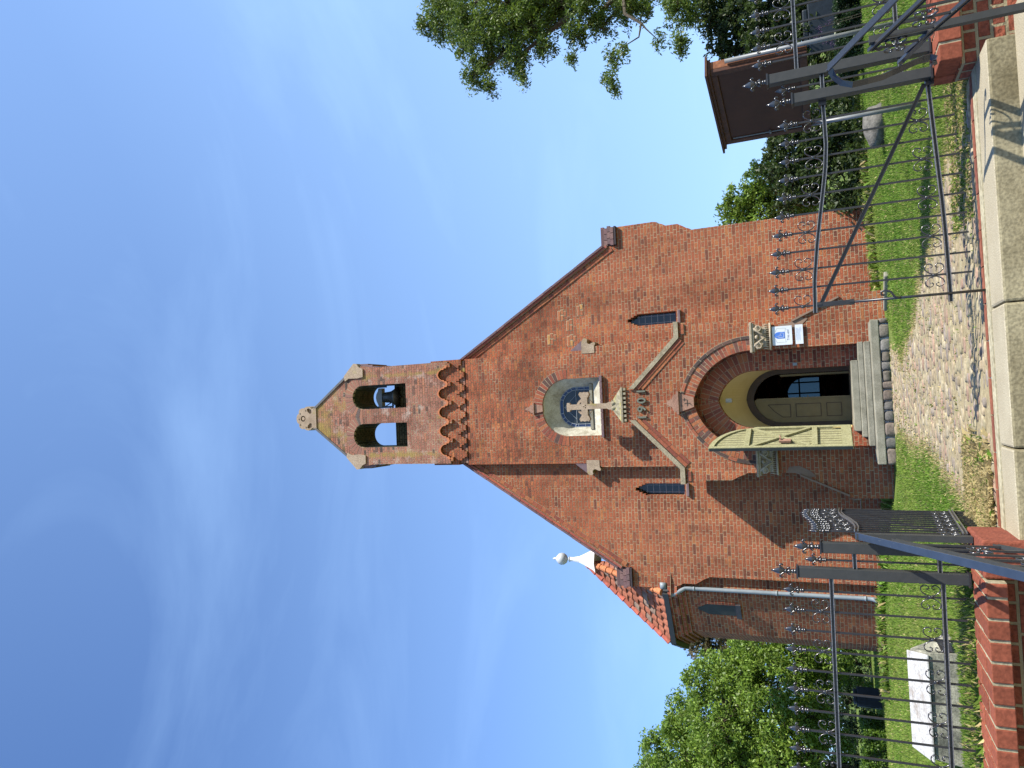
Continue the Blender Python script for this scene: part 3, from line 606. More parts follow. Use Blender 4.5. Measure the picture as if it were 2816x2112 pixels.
# scalloped frieze: the upper wall oversails the band in trefoil arches, edged with terracotta
mb = MB()
for k in range(5):
    c = .01+(k-2)*.49
    mb.prism(list(reversed([(c-.245, 10.125), (c-.19, 10.165), (c-.14, 10.26), (c-.09, 10.345), (c-.04, 10.38), (c, 10.388), (c+.04, 10.38), (c+.09, 10.345), (c+.14, 10.26), (c+.19, 10.165), (c+.245, 10.125)]+[(c+x, z) for x, z in reversed(SCP)])), FR-.145, FR-.04)
mb.build('scallop_frieze', 'terracotta', bell_gable)
mb = MB()
for k in range(6):
    c = .01+(k-2.5)*.49; mb.box(max(c-.05, -1.33), min(c+.05, 1.33), FR-.135, FR-.05, 9.985, 10.058)
teeth = [(-1.372, 10.6), (-1.372, 9.86)]
for k in range(7):
    c = -1.095+.345*k; teeth += [(c-.16, 9.86), (c-.16, 9.775), (c-.105, 9.775), (c-.105, 9.70), (c-.07, 9.70), (c-.07, 9.63), (c+.07, 9.63), (c+.07, 9.70), (c+.105, 9.70), (c+.105, 9.775), (c+.16, 9.775), (c+.16, 9.86)]
teeth += [(1.16, 9.86), (1.16, 9.775), (1.22, 9.775), (1.22, 9.70), (1.372, 9.70), (1.372, 10.6)]
mb.prism(teeth, FR-.05, FR+.3)
mb.build('tooth_frieze', 'brick', bell_gable)

# corbel stones either side of the projection
for sg in (1, -1):
    mb = MB()
    pl = [(1.29, 6.09), (1.29, 6.41), (1.58, 6.41), (1.63, 6.385), (1.655, 6.33), (1.64, 6.27)]+[(1.575+.065*math.cos(a), 6.205+.065*math.sin(a)) for a in np.linspace(.9, 3.9, 9)]+[(1.545, 6.12), (1.55, 6.08), (1.51, 6.06), (1.46, 6.09)]
    pl = [(sg*x, z) for x, z in pl]
    mb.prism(pl, FR-.012, F0-.003); cs = mb.build('corbel_stone', 'sandstone', church)
    mb = MB(); mb.prism([(sg*1.37, 6.42), (sg*1.60, 6.42), (sg*1.37, 6.72)], FR+.01, F0-.003); mb.build('slate_weathering', 'purple', cs)

# large arched window
mb = MB()
outer = arch(.70, 6.82, 7.49, 0, 14, 5.99); inner = arch(.50, 6.72, 7.16, 0, 14, 6.36)
loft(mb, list(reversed(outer)), FR+.03, list(reversed(inner)), F0+.14, closed=False)
mb.add([(-.7, FR+.03, 5.99), (.7, FR+.03, 5.99), (.5, F0+.14, 6.36), (-.5, F0+.14, 6.36)], [(0, 1, 2, 3)])
sur = mb.build('arched_window', 'plaster', church)
mb = MB(); mb.prism(arch(.5, 6.72, 7.16, 0, 14, 6.36), F0+.15, F0+.17); mb.build('glass', 'glass', sur)
mb = MB(); o_ = arch(.49, 6.72, 7.15, 0, 14, 6.37); i_ = arch(.425, 6.70, 7.065, 0, 14, 6.37)
loft(mb, o_, F0+.139, i_, F0+.139); 
for sgx in (1, -1): pass
mb.build('blue_border', 'glass_blue', sur)
mb = MB()
mb.tube([(x, F0+.134, z) for x, z in i_], .006, 5, False); mb.tube([(x, F0+.134, z) for x, z in o_], .006, 5, False)
for k in range(1, len(o_)-1, 3): mb.tube([(o_[k][0], F0+.133, o_[k][1]), (i_[k][0], F0+.133, i_[k][1])], .007, 5, False)
for z in (6.5, 6.68): 
    for sgx in (1, -1): mb.tube([(sgx*.40, F0+.133, z), (sgx*.49, F0+.133, z)], .006, 5, False)
mb.tube([(0, F0+.135, 6.38), (0, F0+.135, 7.03)], .005, 5); mb.tube([(-.4, F0+.135, 6.72), (.4, F0+.135, 6.72)], .005, 5)
mb.tube([(0, F0+.135, 7.03), (.3, F0+.135, 6.72)], .004, 5); mb.tube([(0, F0+.135, 7.03), (-.3, F0+.135, 6.72)], .004, 5)
mb.build('lead_bars', 'lead', sur)
mb = MB(); mb.box(-.56, .56, F0+.0, F0+.138, 6.26, 6.33); mb.build('stone_ledge', 'granite', sur)
mb = MB()
for k in range(10): mb.box(-.74+k*.148, -.74+(k+1)*.148-.01, FR-.075, FR+.03, 5.925, 5.985)
mb.build('window_sill', 'purple', sur)
for sd in (1, -1):
    mb = MB(); voussoirs(mb, .70, 6.82, 7.49, 0, FR-.012, FR+.04, .008, .235, .078, tints=BD, skip=.11, sides=(sd,)); mb.build('window_arch', 'bricks_tinted', sur, tint=True)
mb = MB(); mb.prism([(-.075, 7.48), (.075, 7.48), (.115, 7.70), (-.115, 7.70)], FR-.04, FR+.04); mb.box(-.145, .145, FR-.075, FR+.02, 7.70, 7.735)
mb.prism([(-.11, 7.735), (.11, 7.735), (.09, 7.80), (.06, 7.82), (.03, 7.9), (0, 7.95), (-.03, 7.9), (-.06, 7.82), (-.09, 7.80)], FR-.06, FR+.02)
mb.build('keystone', 'redstone', sur)

# ---- portal (gabled porch front)
AW, AS, AA = 1.04, 2.43, 3.67
pr_o = [(2.06, -.4), (2.06, .62), (1.95, .80), (1.80, 1.12), (1.62, 1.52), (1.55, 1.66), (1.545, 2.62), (1.585, 2.7), (1.62, 2.79), (1.66, 2.87), (1.70, 2.95), (1.70, 3.62), (1.75, 3.68), (1.75, 3.92), (1.40, 3.92), (.33, 4.98), (.33, 5.19)]
PTO = sym(pr_o)
op = arch(AW, AS, AA, 0, 16, .1)
mb = MB(); mb.prism(PTO, FP, FP+.36, holes=[op])
body = [p for p in pr_o if p[1] < 4.9]+[(0, 5.25)]
mb.prism(body+[(-x, z) for x, z in reversed(body[:-1])], FP+.362, F0-.204, holes=[op])
portal = mb.build('porch', 'brick', church)
mb = MB()    # recessed brick ring around the door opening
IW, IS, IA = .62, 2.43, 3.20
mb.prism(arch(AW-.003, AS, AA-.003, 0, 16, .1), FP+.36, FP+.6, holes=[arch(IW, IS, IA, 0, 16, .3)])
mb.build('porch_recess', 'side_brick', portal)
mb = MB(); voussoirs(mb, IW, IS, IA, 0, FP+.348, FP+.38, .006, .20, .075, tints=BT); voussoirs(mb, IW, IS, IA, 0, FP+.348, FP+.38, .212, .40, .1, tints=BT)
mb.build('recess_arch', 'bricks_tinted', portal, tint=True)
mb = MB(); voussoirs(mb, AW, AS, AA, 0, FP-.014, FP+.06, .006, .235, .078, tints=BD, skip=.12, alt=1)
h = AA-AS; voussoirs(mb, AW, AS, AA, 0, FP-.03, FP+.05, .247, .312, .19, tints=[(.09, .055, .045), (.30, .10, .055), (.12, .07, .055), (.25, .08, .05), (.07, .05, .045)], skip=.14)
mb.build('porch_arch', 'bricks_tinted', portal, tint=True)
# soffit bricks give the intrados its courses
mb = MB(); voussoirs(mb, AW, AS, AA, 0, FP+.0, FP+.35, -.002, .02, .078, gap=.012, tints=[(.06, .035, .03), (.20, .062, .042), (.17, .055, .04), (.22, .07, .042)], bed=False); mb.build('arch_soffit', 'bricks_tinted', portal, tint=True)
# raking brick bands under the copings
for sg in (1, -1):
    mb = MB(); run_bricks(mb, (sg*1.385, 3.885), (sg*.36, 4.90), FP-.03, FP+.05, .075, .26, BT); run_bricks(mb, (sg*1.33, 3.83), (sg*.35, 4.80), FP-.014, FP+.05, .07, .24, BT)
    run_bricks(mb, (sg*1.72, 3.84), (sg*1.5, 3.84), FP-.025, FP+.05, .07, .11, BT)
    mb.build('raking_bricks', 'bricks_tinted', portal, tint=True)
for sg in (1, -1):
    mb = MB(); t_ = .10
    pl = [(sg*1.78, 3.925), (sg*1.42, 3.925), (sg*.35, 4.97), (sg*.35, 5.10), (sg*1.45, 4.03), (sg*1.78, 4.03)]
    mb.prism(pl, FP-.06, F0-.205); mb.build('porch_coping', 'coping', portal)
# date
def text_mesh(name, body, size, mname, parent, loc, depth, align='CENTER', sx=1, bold=0):
    cu = bpy.data.curves.new('txt', 'FONT'); cu.body = body; cu.size = size; cu.extrude = depth; cu.align_x = align; cu.offset = bold
    ob = bpy.data.objects.new('txt', cu); col.objects.link(ob)
    dg = bpy.context.evaluated_depsgraph_get(); me = bpy.data.meshes.new_from_object(ob.evaluated_get(dg)); bpy.data.objects.remove(ob)
    me.transform(Matrix.Diagonal((sx, 1, 1, 1))); me.transform(Matrix.Rotation(rad(90), 4, 'X')); me.transform(Matrix.Translation(loc))
    me.name = name; me.materials.clear(); me.materials.append(M[mname])
    o = bpy.data.objects.new(name, me); col.objects.link(o)
    if parent: o.parent = parent; o.matrix_parent_inverse = Matrix.Translation(-parent.location)
    return o
for ch, x in (('1', -.29), ('9', -.105), ('0', .085), ('1', .29)):
    text_mesh('date_numeral', ch, .27, 'number', portal, (x, FP-.025, 4.725), .022, bold=.006)
# corbel table, mossy cap stone, cross
mb = MB(); mb.box(-.40, .40, FP-.06, FP+.42, 5.245, 5.285)
for k in range(8): mb.box(-.37+k*.1, -.37+k*.1+.055, FP-.045, FP-.002, 5.17, 5.243)
mb.build('corbel_table', 'coping', portal)
mb = MB(); b0 = [(-.385, FP-.045), (.385, FP-.045), (.385, FP+.40), (-.385, FP+.40)]; b1 = [(-.13, FP+.06), (.13, FP+.06), (.13, FP+.24), (-.13, FP+.24)]
mb.add([(x, y, 5.287) for x, y in b0]+[(x, y, 5.50) for x, y in b1], [(0, 1, 5, 4), (1, 2, 6, 5), (2, 3, 7, 6), (3, 0, 4, 7), (4, 5, 6, 7), (3, 2, 1, 0)])
for sx_ in (-.055, .055): mb.lathe([(.045, 0), (.05, .05), (.03, .09)], (sx_, FP+.06, 5.44), 8)
mb.box(-.12, .12, FP+.05, FP+.25, 5.50, 5.53)
mb.build('cap_stone', 'lichen_stone', portal, bevel=.01)
cross = [(.09, 5.53), (.09, 5.60), (.062, 5.66), (.062, 6.12), (.20, 6.12), (.24, 6.09), (.29, 6.07), (.345, 6.10), (.33, 6.15), (.345, 6.20), (.33, 6.25), (.345, 6.30), (.29, 6.33), (.24, 6.30), (.20, 6.27), (.062, 6.27), (.062, 6.54), (.10, 6.56), (.105, 6.62), (.04, 6.63)]
mb = MB(); ring = [(.20*math.cos(a), 6.195+.20*math.sin(a)) for a in np.linspace(0, 2*math.pi, 33)[:-1]]; ringi = [(.145*math.cos(a), 6.195+.145*math.sin(a)) for a in np.linspace(0, 2*math.pi, 33)[:-1]]
mb.prism(ring, FP+.12, FP+.17, holes=[ringi]); fc = mb.build('cross_ring', 'sandstone', portal)
mb = MB(); mb.prism(sym(cross), FP+.09, FP+.2, holes=[[(.02+.016*math.cos(a)+dx, 6.18+.016*math.sin(a)+dz) for a in np.linspace(0, 6.283, 7)[:-1]] for dx, dz in ((-.02, .03), (-.045, -.01), (.005, -.01))])
mb.build('stone_cross', 'sandstone', portal, bevel=.008)
# carved keystone
mb = MB(); mb.prism([(-.105, 3.66), (.105, 3.66), (.21, 3.98), (-.21, 3.98)], FP-.07, FP+.04); mb.box(-.25, .25, FP-.11, FP, 3.98, 4.03)
mb.prism([(-.19, 4.03), (.19, 4.03), (.17, 4.10), (.09, 4.13), (.05, 4.22), (0, 4.25), (-.05, 4.22), (-.09, 4.13), (-.17, 4.10)], FP-.09, FP)
ks = mb.build('keystone', 'redstone', portal)
mb = MB()
for a, b in (((-.02, 3.86), (-.02, 3.74)), ((-.08, 3.80), (.06, 3.80)), ((.03, 3.86), (.10, 3.86)), ((.06, 3.90), (.06, 3.82)), ((-.09, 3.92), (-.04, 3.92)), ((-.03, 3.74), (-.07, 3.70))):
    mb.bar([(a[0], FP-.072, a[1]), (b[0], FP-.072, b[1])], .008, .014)
mb.build('carved_cross', 'frame_brown', ks)
# capitals
for sg in (1, -1):
    mb = MB(); c = sg*1.30
    mb.box(c-.32, c+.32, FP-.16, FP+.1, 2.375, 2.43); mb.box(c-.30, c+.30, FP-.14, FP+.1, 2.335, 2.378)
    mb.prism([(c-.20, 2.10), (c+.20, 2.10), (c+.27, 2.34), (c-.27, 2.34)], FP-.07, FP+.05)
    cap = mb.build('capital', 'carved', portal, bevel=.012); 
    mb = MB()
    for s2 in (1, -1):     # volutes, shell leaves and reed shafts
        pts = []
        for i in range(22):
            a = i*.36; r = .085*(1-i/26); pts.append((c+s2*(.19-r*math.sin(a)), FP-.13-.0*i, 2.255+r*math.cos(a)))
        mb.tube(pts, [.018*(1-i/40) for i in range(22)], 7)
        mb.tube([(c+s2*.03, FP-.11, 2.12), (c+s2*.06, FP-.12, 2.2), (c+s2*.12, FP-.13, 2.27), (c+s2*.19, FP-.13, 2.34)], .02, 7)
        for j in range(6):
            a = -.9+j*.36; mb.tube([(c+s2*.18, FP-.11, 2.21), (c+s2*(.18+.085*math.sin(a)), FP-.13, 2.25+.07*math.cos(a)*1.0)], [.008, .018], 6)
    for j in range(13): mb.tube([(c-.26+j*.0433, FP-.05, 2.045), (c-.24+j*.04, FP-.065, 2.16)], .014, 6)
    mb.lathe([(.02, -.03), (.05, 0), (.03, .04)], (c, FP-.12, 2.28), 8)
    mb.box(c-.285, c+.285, FP-.085, FP+.02, 2.0, 2.04)
    mb.build('foliage_carving', 'carved', cap, smooth=True)
# plaster patches on the flaring buttresses
for sg in (1, -1):
    mb = MB(); mb.prism([(sg*1.50, 1.40), (sg*1.62, 1.28), (sg*1.63, 1.36), (sg*1.68, 1.42), (sg*1.62, 1.54), (sg*1.585, 1.60), (sg*1.55, 1.68), (sg*1.54, 1.85), (sg*1.42, 1.80), (sg*1.40, 1.6)], FP-.01, FP+.03); mb.build('render_patch', 'plaster_grey', portal)
    mb = MB(); mb.obox((sg*1.80, FP+.2, 1.14), Vector((sg*-.42, 0, .92)).normalized(), Vector((0, 1, 0)), Vector((sg*.92, 0, .42)).normalized(), .50, .24, .018); mb.build('weathering', 'plaster_grey', portal)
# yellow porch vault, side walls, inner doorway
mb = MB()
a0 = arch(IW+.0, IS, IA, 0, 16, .5); a1 = arch(.66, 2.0, 2.72, 0, 16, .5)
loft(mb, a0, FP+.6, a1, 17.62)
mb.build('porch_vault', 'yellow', portal)
DW, DS, DA = .60, 1.98, 2.58
mb = MB(); mb.prism(arch(.66, 2.0, 2.72, 0, 16, .5), 17.6, 17.72, holes=[arch(.555, 1.95, 2.56, 0, 16, .53)])
ifr = mb.build('inner_door_frame', 'frame_brown', portal)
mb = MB(); lf = [(x, z) for x, z in arch(.552, 1.95, 2.557, 0, 16, .53) if x < -.02]; lf = [(-.02, 2.54)]+lf+[(-.02, .53)]
mb.prism(lf, 17.66, 17.70)
idl = mb.build('inner_door', 'wood_dark', portal)
mb = MB(); P3 = [[(-.43, .72), (-.14, .72), (-.14, 1.02), (-.43, 1.02)], [(-.43, 1.14), (-.14, 1.14), (-.14, 1.66), (-.43, 1.66)], [(-.43, 1.78), (-.14, 1.78), (-.14, 2.26), (-.30, 2.12), (-.43, 1.95)]]
for p in P3:
    for i in range(len(p)): mb.bar([(p[i][0], 17.655, p[i][1]), (p[(i+1) % len(p)][0], 17.655, p[(i+1) % len(p)][1])], .014, .014)
mb.build('panel_moulding', 'frame_brown', idl)
mb = MB(); mb.bar([(-.01, 17.645, .54), (-.01, 17.645, 2.5)], .03, .035); mb.build('meeting_stile', 'wood_dark', idl)
mb = MB(); mb.tube([(-.02, 17.62, 1.40), (.05, 17.62, 1.40)], .012, 6); mb.build('handle', 'galv', idl)
mb = MB(); mb.obox((.52, 18.02, 1.25), Vector((0, 1, 0)), Vector((1, 0, 0)), Vector((0, 0, 1)), .3, .02, .72); mb.build('open_inner_door', 'wood_dark', portal)
mb = MB(); mb.box(-.045, .045, FP+.5, FP+.62, 2.93, 3.06); mb.build('porch_lamp', 'plaster', portal)
mb = MB(); mb.box(.68, .74, FP+.3, FP+.35, 1.54, 1.63); mb.build('wall_lamp', 'zinc', portal)
# outer door leaf standing open
hg = Vector((-.625, 16.12, 0)); fr_ = Vector((-1.0, 15.28, 0)); u = (fr_-hg); DL = u.length; u.normalize(); nrm = Vector((-u.y, u.x, 0))
if nrm.x < 0: nrm = -nrm       # face turned to the right, into the sun
def dprism(mb, poly, d0, d1, **k):     # poly in (along leaf, z)
    t = MB(); t.prism(poly, 0, 1, **k)
    mb.add([hg+u*x+nrm*(d0+(d1-d0)*y)+Vector((0, 0, z)) for x, y, z in t.v], t.f)
zt = lambda s: 2.40+.90*math.sqrt(max(0, 1-((1-s)/1.0)**2))       # curved head rising to the free edge
prof = [(s*DL, zt(s)) for s in np.linspace(0, 1, 13)]
mb = MB(); dprism(mb, [(0, .58), (DL, .58)]+list(reversed(prof)), -.02, .0)
od = mb.build('outer_door', ['wood_yellow'], church)
mb = MB()
for k in range(1, 9):
    s = k/9*DL; z1 = zt(k/9)-.08; dprism(mb, [(s-.004, .62), (s+.004, .62), (s+.004, z1), (s-.004, z1)], .0, .004)
mb.build('board_joints', 'frame_brown', od)
mb = MB(); fwv = .075
dprism(mb, [(0, .60), (fwv, .60), (fwv, 2.5), (0, 2.42)], .002, .045)
dprism(mb, [(DL-fwv, .60), (DL, .60), (DL, 3.28), (DL-fwv, 3.25)], .002, .045)
for a, b in ((.60, .78), (1.22, 1.32), (2.50, 2.60)): dprism(mb, [(fwv, a), (DL-fwv, a), (DL-fwv, b), (fwv, b)], .002, .05)
inn = [(s*DL, zt(s)-.10) for s in np.linspace(0, 1, 13)]
dprism(mb, list(prof)+list(reversed(inn)), .004, .034)
def bracep(a, b, wv=.03):
    d = Vector((b[0]-a[0], b[1]-a[1])).normalized(); q = Vector((-d.y, d.x))*wv
    dprism(mb, [(a[0]+q.x, a[1]+q.y), (a[0]-q.x, a[1]-q.y), (b[0]-q.x, b[1]-q.y), (b[0]+q.x, b[1]+q.y)], .003, .048)
bracep((fwv, 1.36), (DL-fwv, 2.46)); bracep((DL-fwv, 1.36), (fwv, 2.46))
mb.build('frame_and_brace', 'wood_yellow', od)
mb = MB(); dprism(mb, [(0, .57), (DL*.12, .575), (DL*.10, .9), (.03, 1.02), (0, 1.0)], .031, .036); mb.build('bare_repair', 'wood_bright', od)
mb = MB(); c = hg+u*DL; mb.obox((c.x, c.y, 1.94), u, nrm, Vector((0, 0, 1)), .008, .03, 1.34); mb.build('dark_edge', 'door_edge', od)
mb = MB(); c = hg+u*DL*.72+nrm*.05
mb.obox((c.x, c.y, 1.82), u, nrm, Vector((0, 0, 1)), .05, .02, .11); mb.tube([c+Vector((0, 0, 1.90)), c+nrm*.05+Vector((0, 0, 1.90)), c+nrm*.05-u*.12+Vector((0, 0, 1.92))], .013, 7)
mb.build('rim_lock', 'redstone', od)

# church doorstep: four granite steps on a boulder course
steps = thing('doorstep', (0, 15.6, 0), 'grey granite steps on a boulder course at the church door', 'steps')
mb = MB(); mb.box(-.72, .70, 16.0, 17.9, .40, .53); mb.build('threshold', 'granite', steps, bevel=.012)
mb = MB(); mb.box(-.84, 1.06, 15.96, 16.62, .295, .398); mb.build('step', 'granite', steps, bevel=.015)
mb = MB(); mb.box(-1.0, 1.04, 15.66, 16.03, .185, .293); mb.build('step', 'granite', steps, bevel=.015)
mb = MB(); mb.box(-1.33, 1.42, 15.33, 16.03, .035, .183); mb.build('step', 'granite', steps, bevel=.015)
mb = MB(); x = -1.33
while x < 1.38:
    w_ = min(random.uniform(.15, .30), 1.44-x)
    bm = bmesh.new(); bmesh.ops.create_icosphere(bm, subdivisions=3, radius=1); ph = [random.uniform(0, 6) for _ in range(4)]; hh = random.uniform(.085, .1)
    for v in bm.verts:
        p = v.co; e = .45; k = 1+.07*math.sin(3.1*p.x+ph[0])+.06*math.sin(4*p.z+ph[1])*math.cos(3*p.y+ph[2])
        v.co = Vector((x+w_/2+math.copysign(abs(p.x)**e, p.x)*w_*.485*k, 15.44+math.copysign(abs(p.y)**e, p.y)*.11*k, -.06+math.copysign(abs(p.z)**e, p.z)*hh*min(k, 1.03)))
    q = random.uniform(.7, 1.15); mb.add([tuple(v.co) for v in bm.verts], [tuple(v.index for v in f.verts) for f in bm.faces], tint=random.choice([(.17*q, .145*q, .115*q), (.15*q, .14*q, .125*q), (.19*q, .15*q, .12*q)])); bm.free()
    x += w_
mb.box(-1.3, 1.38, 15.42, 15.9, -.3, .03)
mb.build('boulder_course', 'cobble', steps, smooth=True, tint=True)
mb = MB(); mb.obox((1.87, 14.87, gz(1.87, 14.87)+.03), Vector((.67, -.74, 0)).normalized(), Vector((.74, .67, 0)).normalized(), Vector((0, 0, 1)), .42, .07, .05)
tag(mb.build('kerb_stone', 'granite', bevel=.02), 'thin grey kerb stone lying in the lawn right of the church steps', 'kerb stone')

# nave behind the facade, with an east window seen through the open door
nav = sym([(3.72, -.4), (3.72, 4.9)])
mb = MB()
for sg in (1, -1): mb.box(*sorted((sg*3.5, sg*3.78)), F0+.42, 28, -.4, 4.9)
hole = [(.13, 1.32), (.82, 1.32), (.82, 1.9), (.67, 2.35), (.13, 2.75)]
mb.prism([(-3.5, -.4), (3.5, -.4), (3.5, 4.9), (0, 9.2), (-3.5, 4.9)], 27.7, 28.0, holes=[arch(.55, 1.70, 2.30, .15, 10, 1.235)])
mb.build('nave_wall', 'side_brick', church)
mb = MB(); mb.box(-3.5, 3.5, 17.9, 27.7, .3, .5); mb.build('nave_floor', 'interior', church)
mb = MB()
for sg in (1, -1): mb.add([(sg*4.0, F0+.2, 4.75), (0, F0+.2, 9.35), (0, 28.2, 9.35), (sg*4.0, 28.2, 4.75), (sg*4.0, F0+.2, 4.6), (0, F0+.2, 9.2), (0, 28.2, 9.2), (sg*4.0, 28.2, 4.6)], [(0, 1, 2, 3), (7, 6, 5, 4), (0, 4, 5, 1), (1, 5, 6, 2), (2, 6, 7, 3), (3, 7, 4, 0)], tint=(.42, .14, .07))
mb.build('nave_roof', 'tile', church, tint=True)
mb = MB(); mb.bar([(.53, 27.68, 1.23), (.53, 27.68, 2.1)], .04, .05); mb.bar([(.15, 27.68, 1.23), (.15, 27.68, 2.3)], .04, .05); mb.bar([(-.4, 27.68, 1.89), (.7, 27.68, 1.89)], .05, .05); mb.build('east_window_bars', 'frame_brown', church)
m_, t_, b_ = mat('old_window_glass', .1, .5); tb = N(t_, 'ShaderNodeBsdfTransparent'); tb.inputs[0].default_value = (.22, .27, .30, 1); mxx = N(t_, 'ShaderNodeMixShader'); mxx.inputs[0].default_value = .9
t_.links.new(b_.outputs[0], mxx.inputs[1]); t_.links.new(tb.outputs[0], mxx.inputs[2]); t_.links.new(mxx.outputs[0], t_.nodes['Material Output'].inputs[0]); M['old_glass'] = m_
mb = MB(); mb.prism(arch(.55, 1.70, 2.30, .15, 10, 1.235), 27.83, 27.84); mb.build('east_window_pane', 'old_glass', church)

# stair turret on the left
tur = bpy.data.objects.new('stair_turret', None); col.objects.link(tur); tur.location = (-4.8, 17.8, 0); tur.parent = church; tur.matrix_parent_inverse = Matrix.Translation(-church.location)
def tpart(mb, name, m, **k):
    ob = mb.build(name, m, None, **k); ob.parent = tur; ob.matrix_parent_inverse = Matrix.Translation(-Vector(tur.location)); return ob
fp = [(-3.95, 17.22), (-4.42, 17.13), (-5.47, 17.72), (-6.0, 19.0), (-5.5, 20.2), (-3.8, 20.6)]
def ringwall(mb, f, z0, z1, off=0, **k):
    c = Vector((-4.3, 18.9)); q = [Vector(p)+(Vector(p)-c).normalized()*off for p in f]; n = len(q)
    mb.add([(p.x, p.y, z0) for p in q]+[(p.x, p.y, z1) for p in q], [(i, i+n, (i+1) % n+n, (i+1) % n) for i in range(n)]+[tuple(range(n, 2*n))[::-1], tuple(range(n))], **k)
mb = MB(); ringwall(mb, fp, -.4, 4.25); tw = tpart(mb, 'turret_wall', 'brick')
mb = MB(); ringwall(mb, fp, 4.25, 4.34, .05); ringwall(mb, fp, 4.34, 4.43, .11); ringwall(mb, fp, 4.43, 4.56, .17); ringwall(mb, fp, 4.56, 4.64, .22); tpart(mb, 'cornice', 'side_brick')
E0, E1, E2, E3 = Vector((-4.40, 16.98, 4.74)), Vector((-5.74, 17.62, 4.74)), Vector((-6.3, 19.1, 4.74)), Vector((-5.7, 20.6, 4.74)); AP = Vector((-3.98, 18.1, 7.02))
E00 = Vector((-3.9, 17.43, 4.74))
mb = MB()
def tiled(a, b, apex, rows=15):
    # courses of S-tiles following the slope
    for r in range(rows):
        t0, t1 = r/rows, (r+1)/rows; A0, B0, A1, B1 = a.lerp(apex, t0), b.lerp(apex, t0), a.lerp(apex, t1), b.lerp(apex, t1)
        nr = (b-a).cross(apex-a).normalized()
        if nr.z < 0: nr = -nr
        n = max(1, int((B0-A0).length/.21))
        for i in range(n):
            p = [A0.lerp(B0, i/n), A0.lerp(B0, (i+1)/n), A1.lerp(B1, (i+1)/n), A1.lerp(B1, i/n)]; k = 5; vs = []
            for j in range(k):
                s = j/(k-1); hh = .035*math.sin(s*math.pi*1.0)+.004
                vs.append(p[0].lerp(p[1], s)+nr*(hh+.028)-Vector((0, 0, .012))); vs.append(p[3].lerp(p[2], s)+nr*hh)
                vs.append(p[0].lerp(p[1], s)-nr*.01-Vector((0, 0, .012)))
            q = random.uniform(.75, 1.2); tt = (.29*q, .10*q, .055*q) if random.random() > .22 else (.22, .15, .11)
            mb.add(vs, [(3*j, 3*j+3, 3*j+4, 3*j+1) for j in range(k-1)]+[(3*j+2, 3*j+5, 3*j+3, 3*j) for j in range(k-1)], tint=tt)
tiled(E00, E0, AP); tiled(E0, E1, AP); tiled(E1, E2, AP); tiled(E2, E3, AP)
tr_ = tpart(mb, 'turret_roof', 'tile', tint=True)
mb = MB()
for E_ in (E0, E1, E2):
    n = 12
    for i in range(n):
        a, b = E_.lerp(AP, i/n), E_.lerp(AP, (i+1.15)/n); q = random.uniform(.85, 1.15)
        mb.tube([a+Vector((0, -.01, .04)), b+Vector((0, -.01, .03))], [.085, .068], 10, tint=(.46*q, .16*q, .065*q) if E_ is E0 else (.40*q, .11*q, .07*q))
tpart(mb, 'hip_tiles', 'tile', tint=True)
mb = MB(); mb.lathe([(.36, -.36), (.30, -.30), (.17, -.05), (.09, .12), (.055, .3), (.06, .42)], AP+Vector((0, 0, 0)), 8); ck = tpart(mb, 'zinc_cap', 'white_metal')
mb = MB(); mb.lathe([(.03, .38), (.075, .40), (.03, .43), (.03, .46), (.10, .49), (.15, .56), (.16, .62), (.14, .69), (.08, .75), (.03, .78), (.035, .82), (.01, .87)], AP, 14); M['pale_zinc'] = noise_mat('pale_zinc', [(.3, (.40, .42, .44)), (.7, (.52, .54, .55))], 9, .45, .5, bs=.1)
tpart(mb, 'ball_finial', 'pale_zinc', smooth=True)
mb = MB()
for a, b in ((E00, E0), (E0, E1), (E1, E2), (E2, E3)):
    mb.bar([a-Vector((0, .03, .06)), b-Vector((0, .03, .06))], .12, .13, Vector((0, 0, 1)))
tpart(mb, 'gutter', 'post')
mb = MB()
mb.tube([(-4.46, 17.02, 4.66), (-4.46, 17.02, 4.58), (-4.45, 17.0, 4.52), (-4.36, 17.02, 4.36), (-4.30, 17.06, 4.26), (-4.30, 17.07, 4.1), (-4.30, 17.07, .42), (-4.30, 17.05, .34), (-4.34, 16.97, .22)], .047, 12)
for z in (4.55, 4.05, 2.25, .48): mb.lathe([(.056, -.02), (.056, .02)], (-4.30 if z < 4.5 else -4.45, 17.07 if z < 4.5 else 17.0, z), 12)
mb.obox((-4.25, 17.0, 4.74), Vector((1, 0, 0)), Vector((0, 1, 0)), Vector((0, 0, 1)), .07, .07, .07)
tpart(mb, 'downpipe', 'zinc', smooth=True)
# turret slit window
a_, b_ = Vector((-4.42, 17.13)), Vector((-5.47, 17.72)); du = (b_-a_).normalized(); nn = Vector((du.y, -du.x)); 
if nn.y > 0: nn = -nn
pc = a_+du*.46
def tw_poly(mb, pts, d0, d1):
    t = MB(); t.prism(pts, 0, 1); mb.add([(pc.x+du.x*x+nn.x*(d0+(d1-d0)*(1-y)), pc.y+du.y*x+nn.y*(d0+(d1-d0)*(1-y)), z) for x, y, z in t.v], t.f)
mb = MB(); tw_poly(mb, [(-.16, 3.18), (.16, 3.18), (.16, 3.80), (.1, 3.9), (.04, 4.0), (0, 4.05), (-.04, 4.0), (-.1, 3.9), (-.16, 3.80)], -.02, .004); t1 = tpart(mb, 'slit_window', 'door_edge')  # flat dark plate, coloured for the shade of the window recess
mb = MB(); tw_poly(mb, [(-.21, 3.06), (.21, 3.06), (.20, 3.17), (-.20, 3.17)], -.02, .05); tpart(mb, 'window_sill', 'dark_brick')
